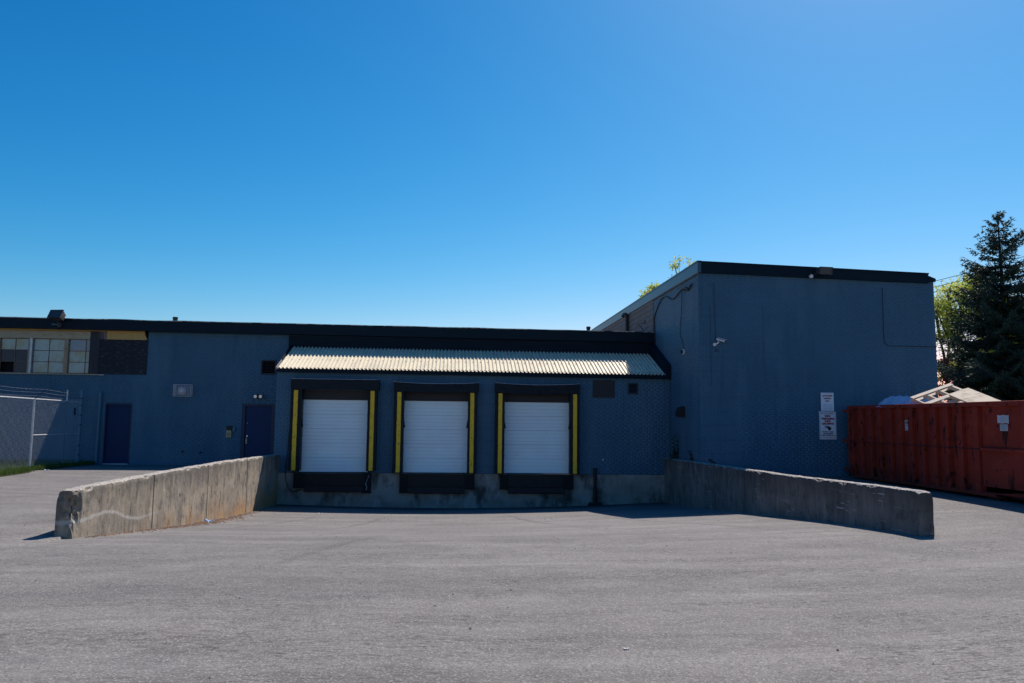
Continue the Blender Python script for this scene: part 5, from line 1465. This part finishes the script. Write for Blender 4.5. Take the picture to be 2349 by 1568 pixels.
weed('tall thin weed leaning on the side wall', 7.10, 24.9, .02, 1.25, 2, .10)
weed('low weed right of the tall thin one', 7.35 - .2, 23.4, .02, .72, 3, .14)
# bird
t = thing('bird', 'small dark bird standing on the shaded concrete wall', 'bird', (7.05, 21.3, .455))
bz0 = .475
body = B().tube([(6.985, 21.34, bz0 + .125), (7.0, 21.33, bz0 + .12), (7.03, 21.31, bz0 + .095), (7.07, 21.28, bz0 + .065), (7.11, 21.25, bz0 + .045), (7.16, 21.22, bz0 + .028)], [.012, .026, .036, .040, .028, .010], 12)
o = body.build('body', M['bird'], t, smooth=True)
B().tube([(6.988, 21.34, bz0 + .13), (6.962, 21.352, bz0 + .128)], [.010, .002], 6).build('beak', M['beak'], t)
B().prism([(7.14, bz0 + .036), (7.20, bz0 + .012), (7.20, bz0 + .005), (7.14, bz0 + .020)], 'y', 21.21, 21.24).build('tail', M['bird'], t)
for dy in (-.012, .012): B().tube([(7.06, 21.28 + dy, bz0 + .04), (7.06, 21.28 + dy, bz0 - .02)], .003, 5).build('leg', M['bird'], t)

# ------------------------------------------------------------------ litter, stones, leaves
def scatter(name, label, cat, pts_, smin, smax, mat, flat=.6, seed=0):
    r_ = random.Random(seed); mb = B()
    for (x, y) in pts_:
        s = r_.uniform(smin, smax); z = gz(x, y) + .004
        a = r_.uniform(0, 6.28); ca, sa = math.cos(a), math.sin(a); e = r_.uniform(.6, 1.4)
        V_ = [(s * e, 0, 0), (0, s, 0), (-s * e, 0, 0), (0, -s, 0), (0, 0, s * flat * 1.3), (0, 0, -s * .3)]
        mb.add([(x + v[0] * ca - v[1] * sa, y + v[0] * sa + v[1] * ca, z + v[2]) for v in V_], [(0, 1, 4), (1, 2, 4), (2, 3, 4), (3, 0, 4), (1, 0, 5), (2, 1, 5), (3, 2, 5), (0, 3, 5)])
    o = mb.build(name, M[mat], None, org=Vector((0, 0, 0))); return tag(o, label, cat, kind='stuff')
rs = random.Random(4)
pts_ = [(rs.uniform(-11, 12), rs.uniform(5, 23) ** 1.0) for _ in range(320)] + [(rs.uniform(-5, 6.5), rs.uniform(18, 22.6)) for _ in range(160)] + [(rs.uniform(-5, 6.8), rs.gauss(25.3, .25)) for _ in range(90)]
pts_ = [(x, y) for x, y in pts_ if not (XLo - .1 < x < XL + .05 or XR - .05 < x < XRo + .1) and y < 25.7 and not (x > 11)]
scatter('gravel', 'small dark stones scattered over the asphalt', 'gravel', pts_, .004, .013, 'pebble', seed=2)
pts_ = [(rs.uniform(-10, 12), rs.uniform(4.6, 20)) for _ in range(260)]
pts_ = [(x, y) for x, y in pts_ if not (XLo - .1 < x < XL + .05 or XR - .05 < x < XRo + .1 or x > 11)]
scatter('stone_chips', 'tiny pale stone chips on the asphalt', 'gravel', pts_, .003, .008, 'chip', seed=3)
pts_ = [(XL + .03 + abs(rs.gauss(0, .14)), rs.uniform(12.5, 23)) for _ in range(900)] + [(XL + .12 + abs(rs.gauss(0, .2)), rs.gauss(18.2, 1.1)) for _ in range(900)]
scatter('dead_leaves', 'brown dead leaves gathered at the foot of the sunlit wall', 'dead leaves', pts_, .008, .026, 'deadleaf', flat=.25, seed=6)
def crumple(name, label, x, y, s, mat, seed, cat='litter'):
    n = 8; P = []; z0 = gz(x, y)
    for j in range(n + 1):
        for i in range(n + 1):
            u, v = i / n * 2 - 1, j / n * 2 - 1
            P.append((x + s * u, y + s * .7 * v, z0 + .006 + s * .55 * abs(noise.noise(Vector((u * 2, v * 2, seed)))) + s * .35 * abs(u)))
    w = n + 1
    top(name, B().add(P, [(j * w + i, j * w + i + 1, (j + 1) * w + i + 1, (j + 1) * w + i) for j in range(n) for i in range(n)]), M[mat], label, cat, (x, y, z0))
crumple('plastic_wrapper', 'pale blue plastic wrapper at the foot of the sunlit wall', -5.42, 17.95, .11, 'litter', 2)
crumple('paper_scrap', 'white scrap on the asphalt left of the broken wall end', -6.75, 10.2, .035, 'chip', 5)
crumple('paper_scrap', 'white scrap alone on the foreground asphalt at right', 1.26, 5.75, .02, 'chip', 8)
crumple('paper_scrap', 'white scrap in the shade line below the left dock', -3.75, 22.3, .05, 'chip', 9)
crumple('paper_scrap', 'pale scrap by the grass edge under the fence post', -12.0, 24.0, .06, 'litter', 12)

if __name__ == '__main__':
    print('blades', NS, 'objects', len(bpy.data.objects))
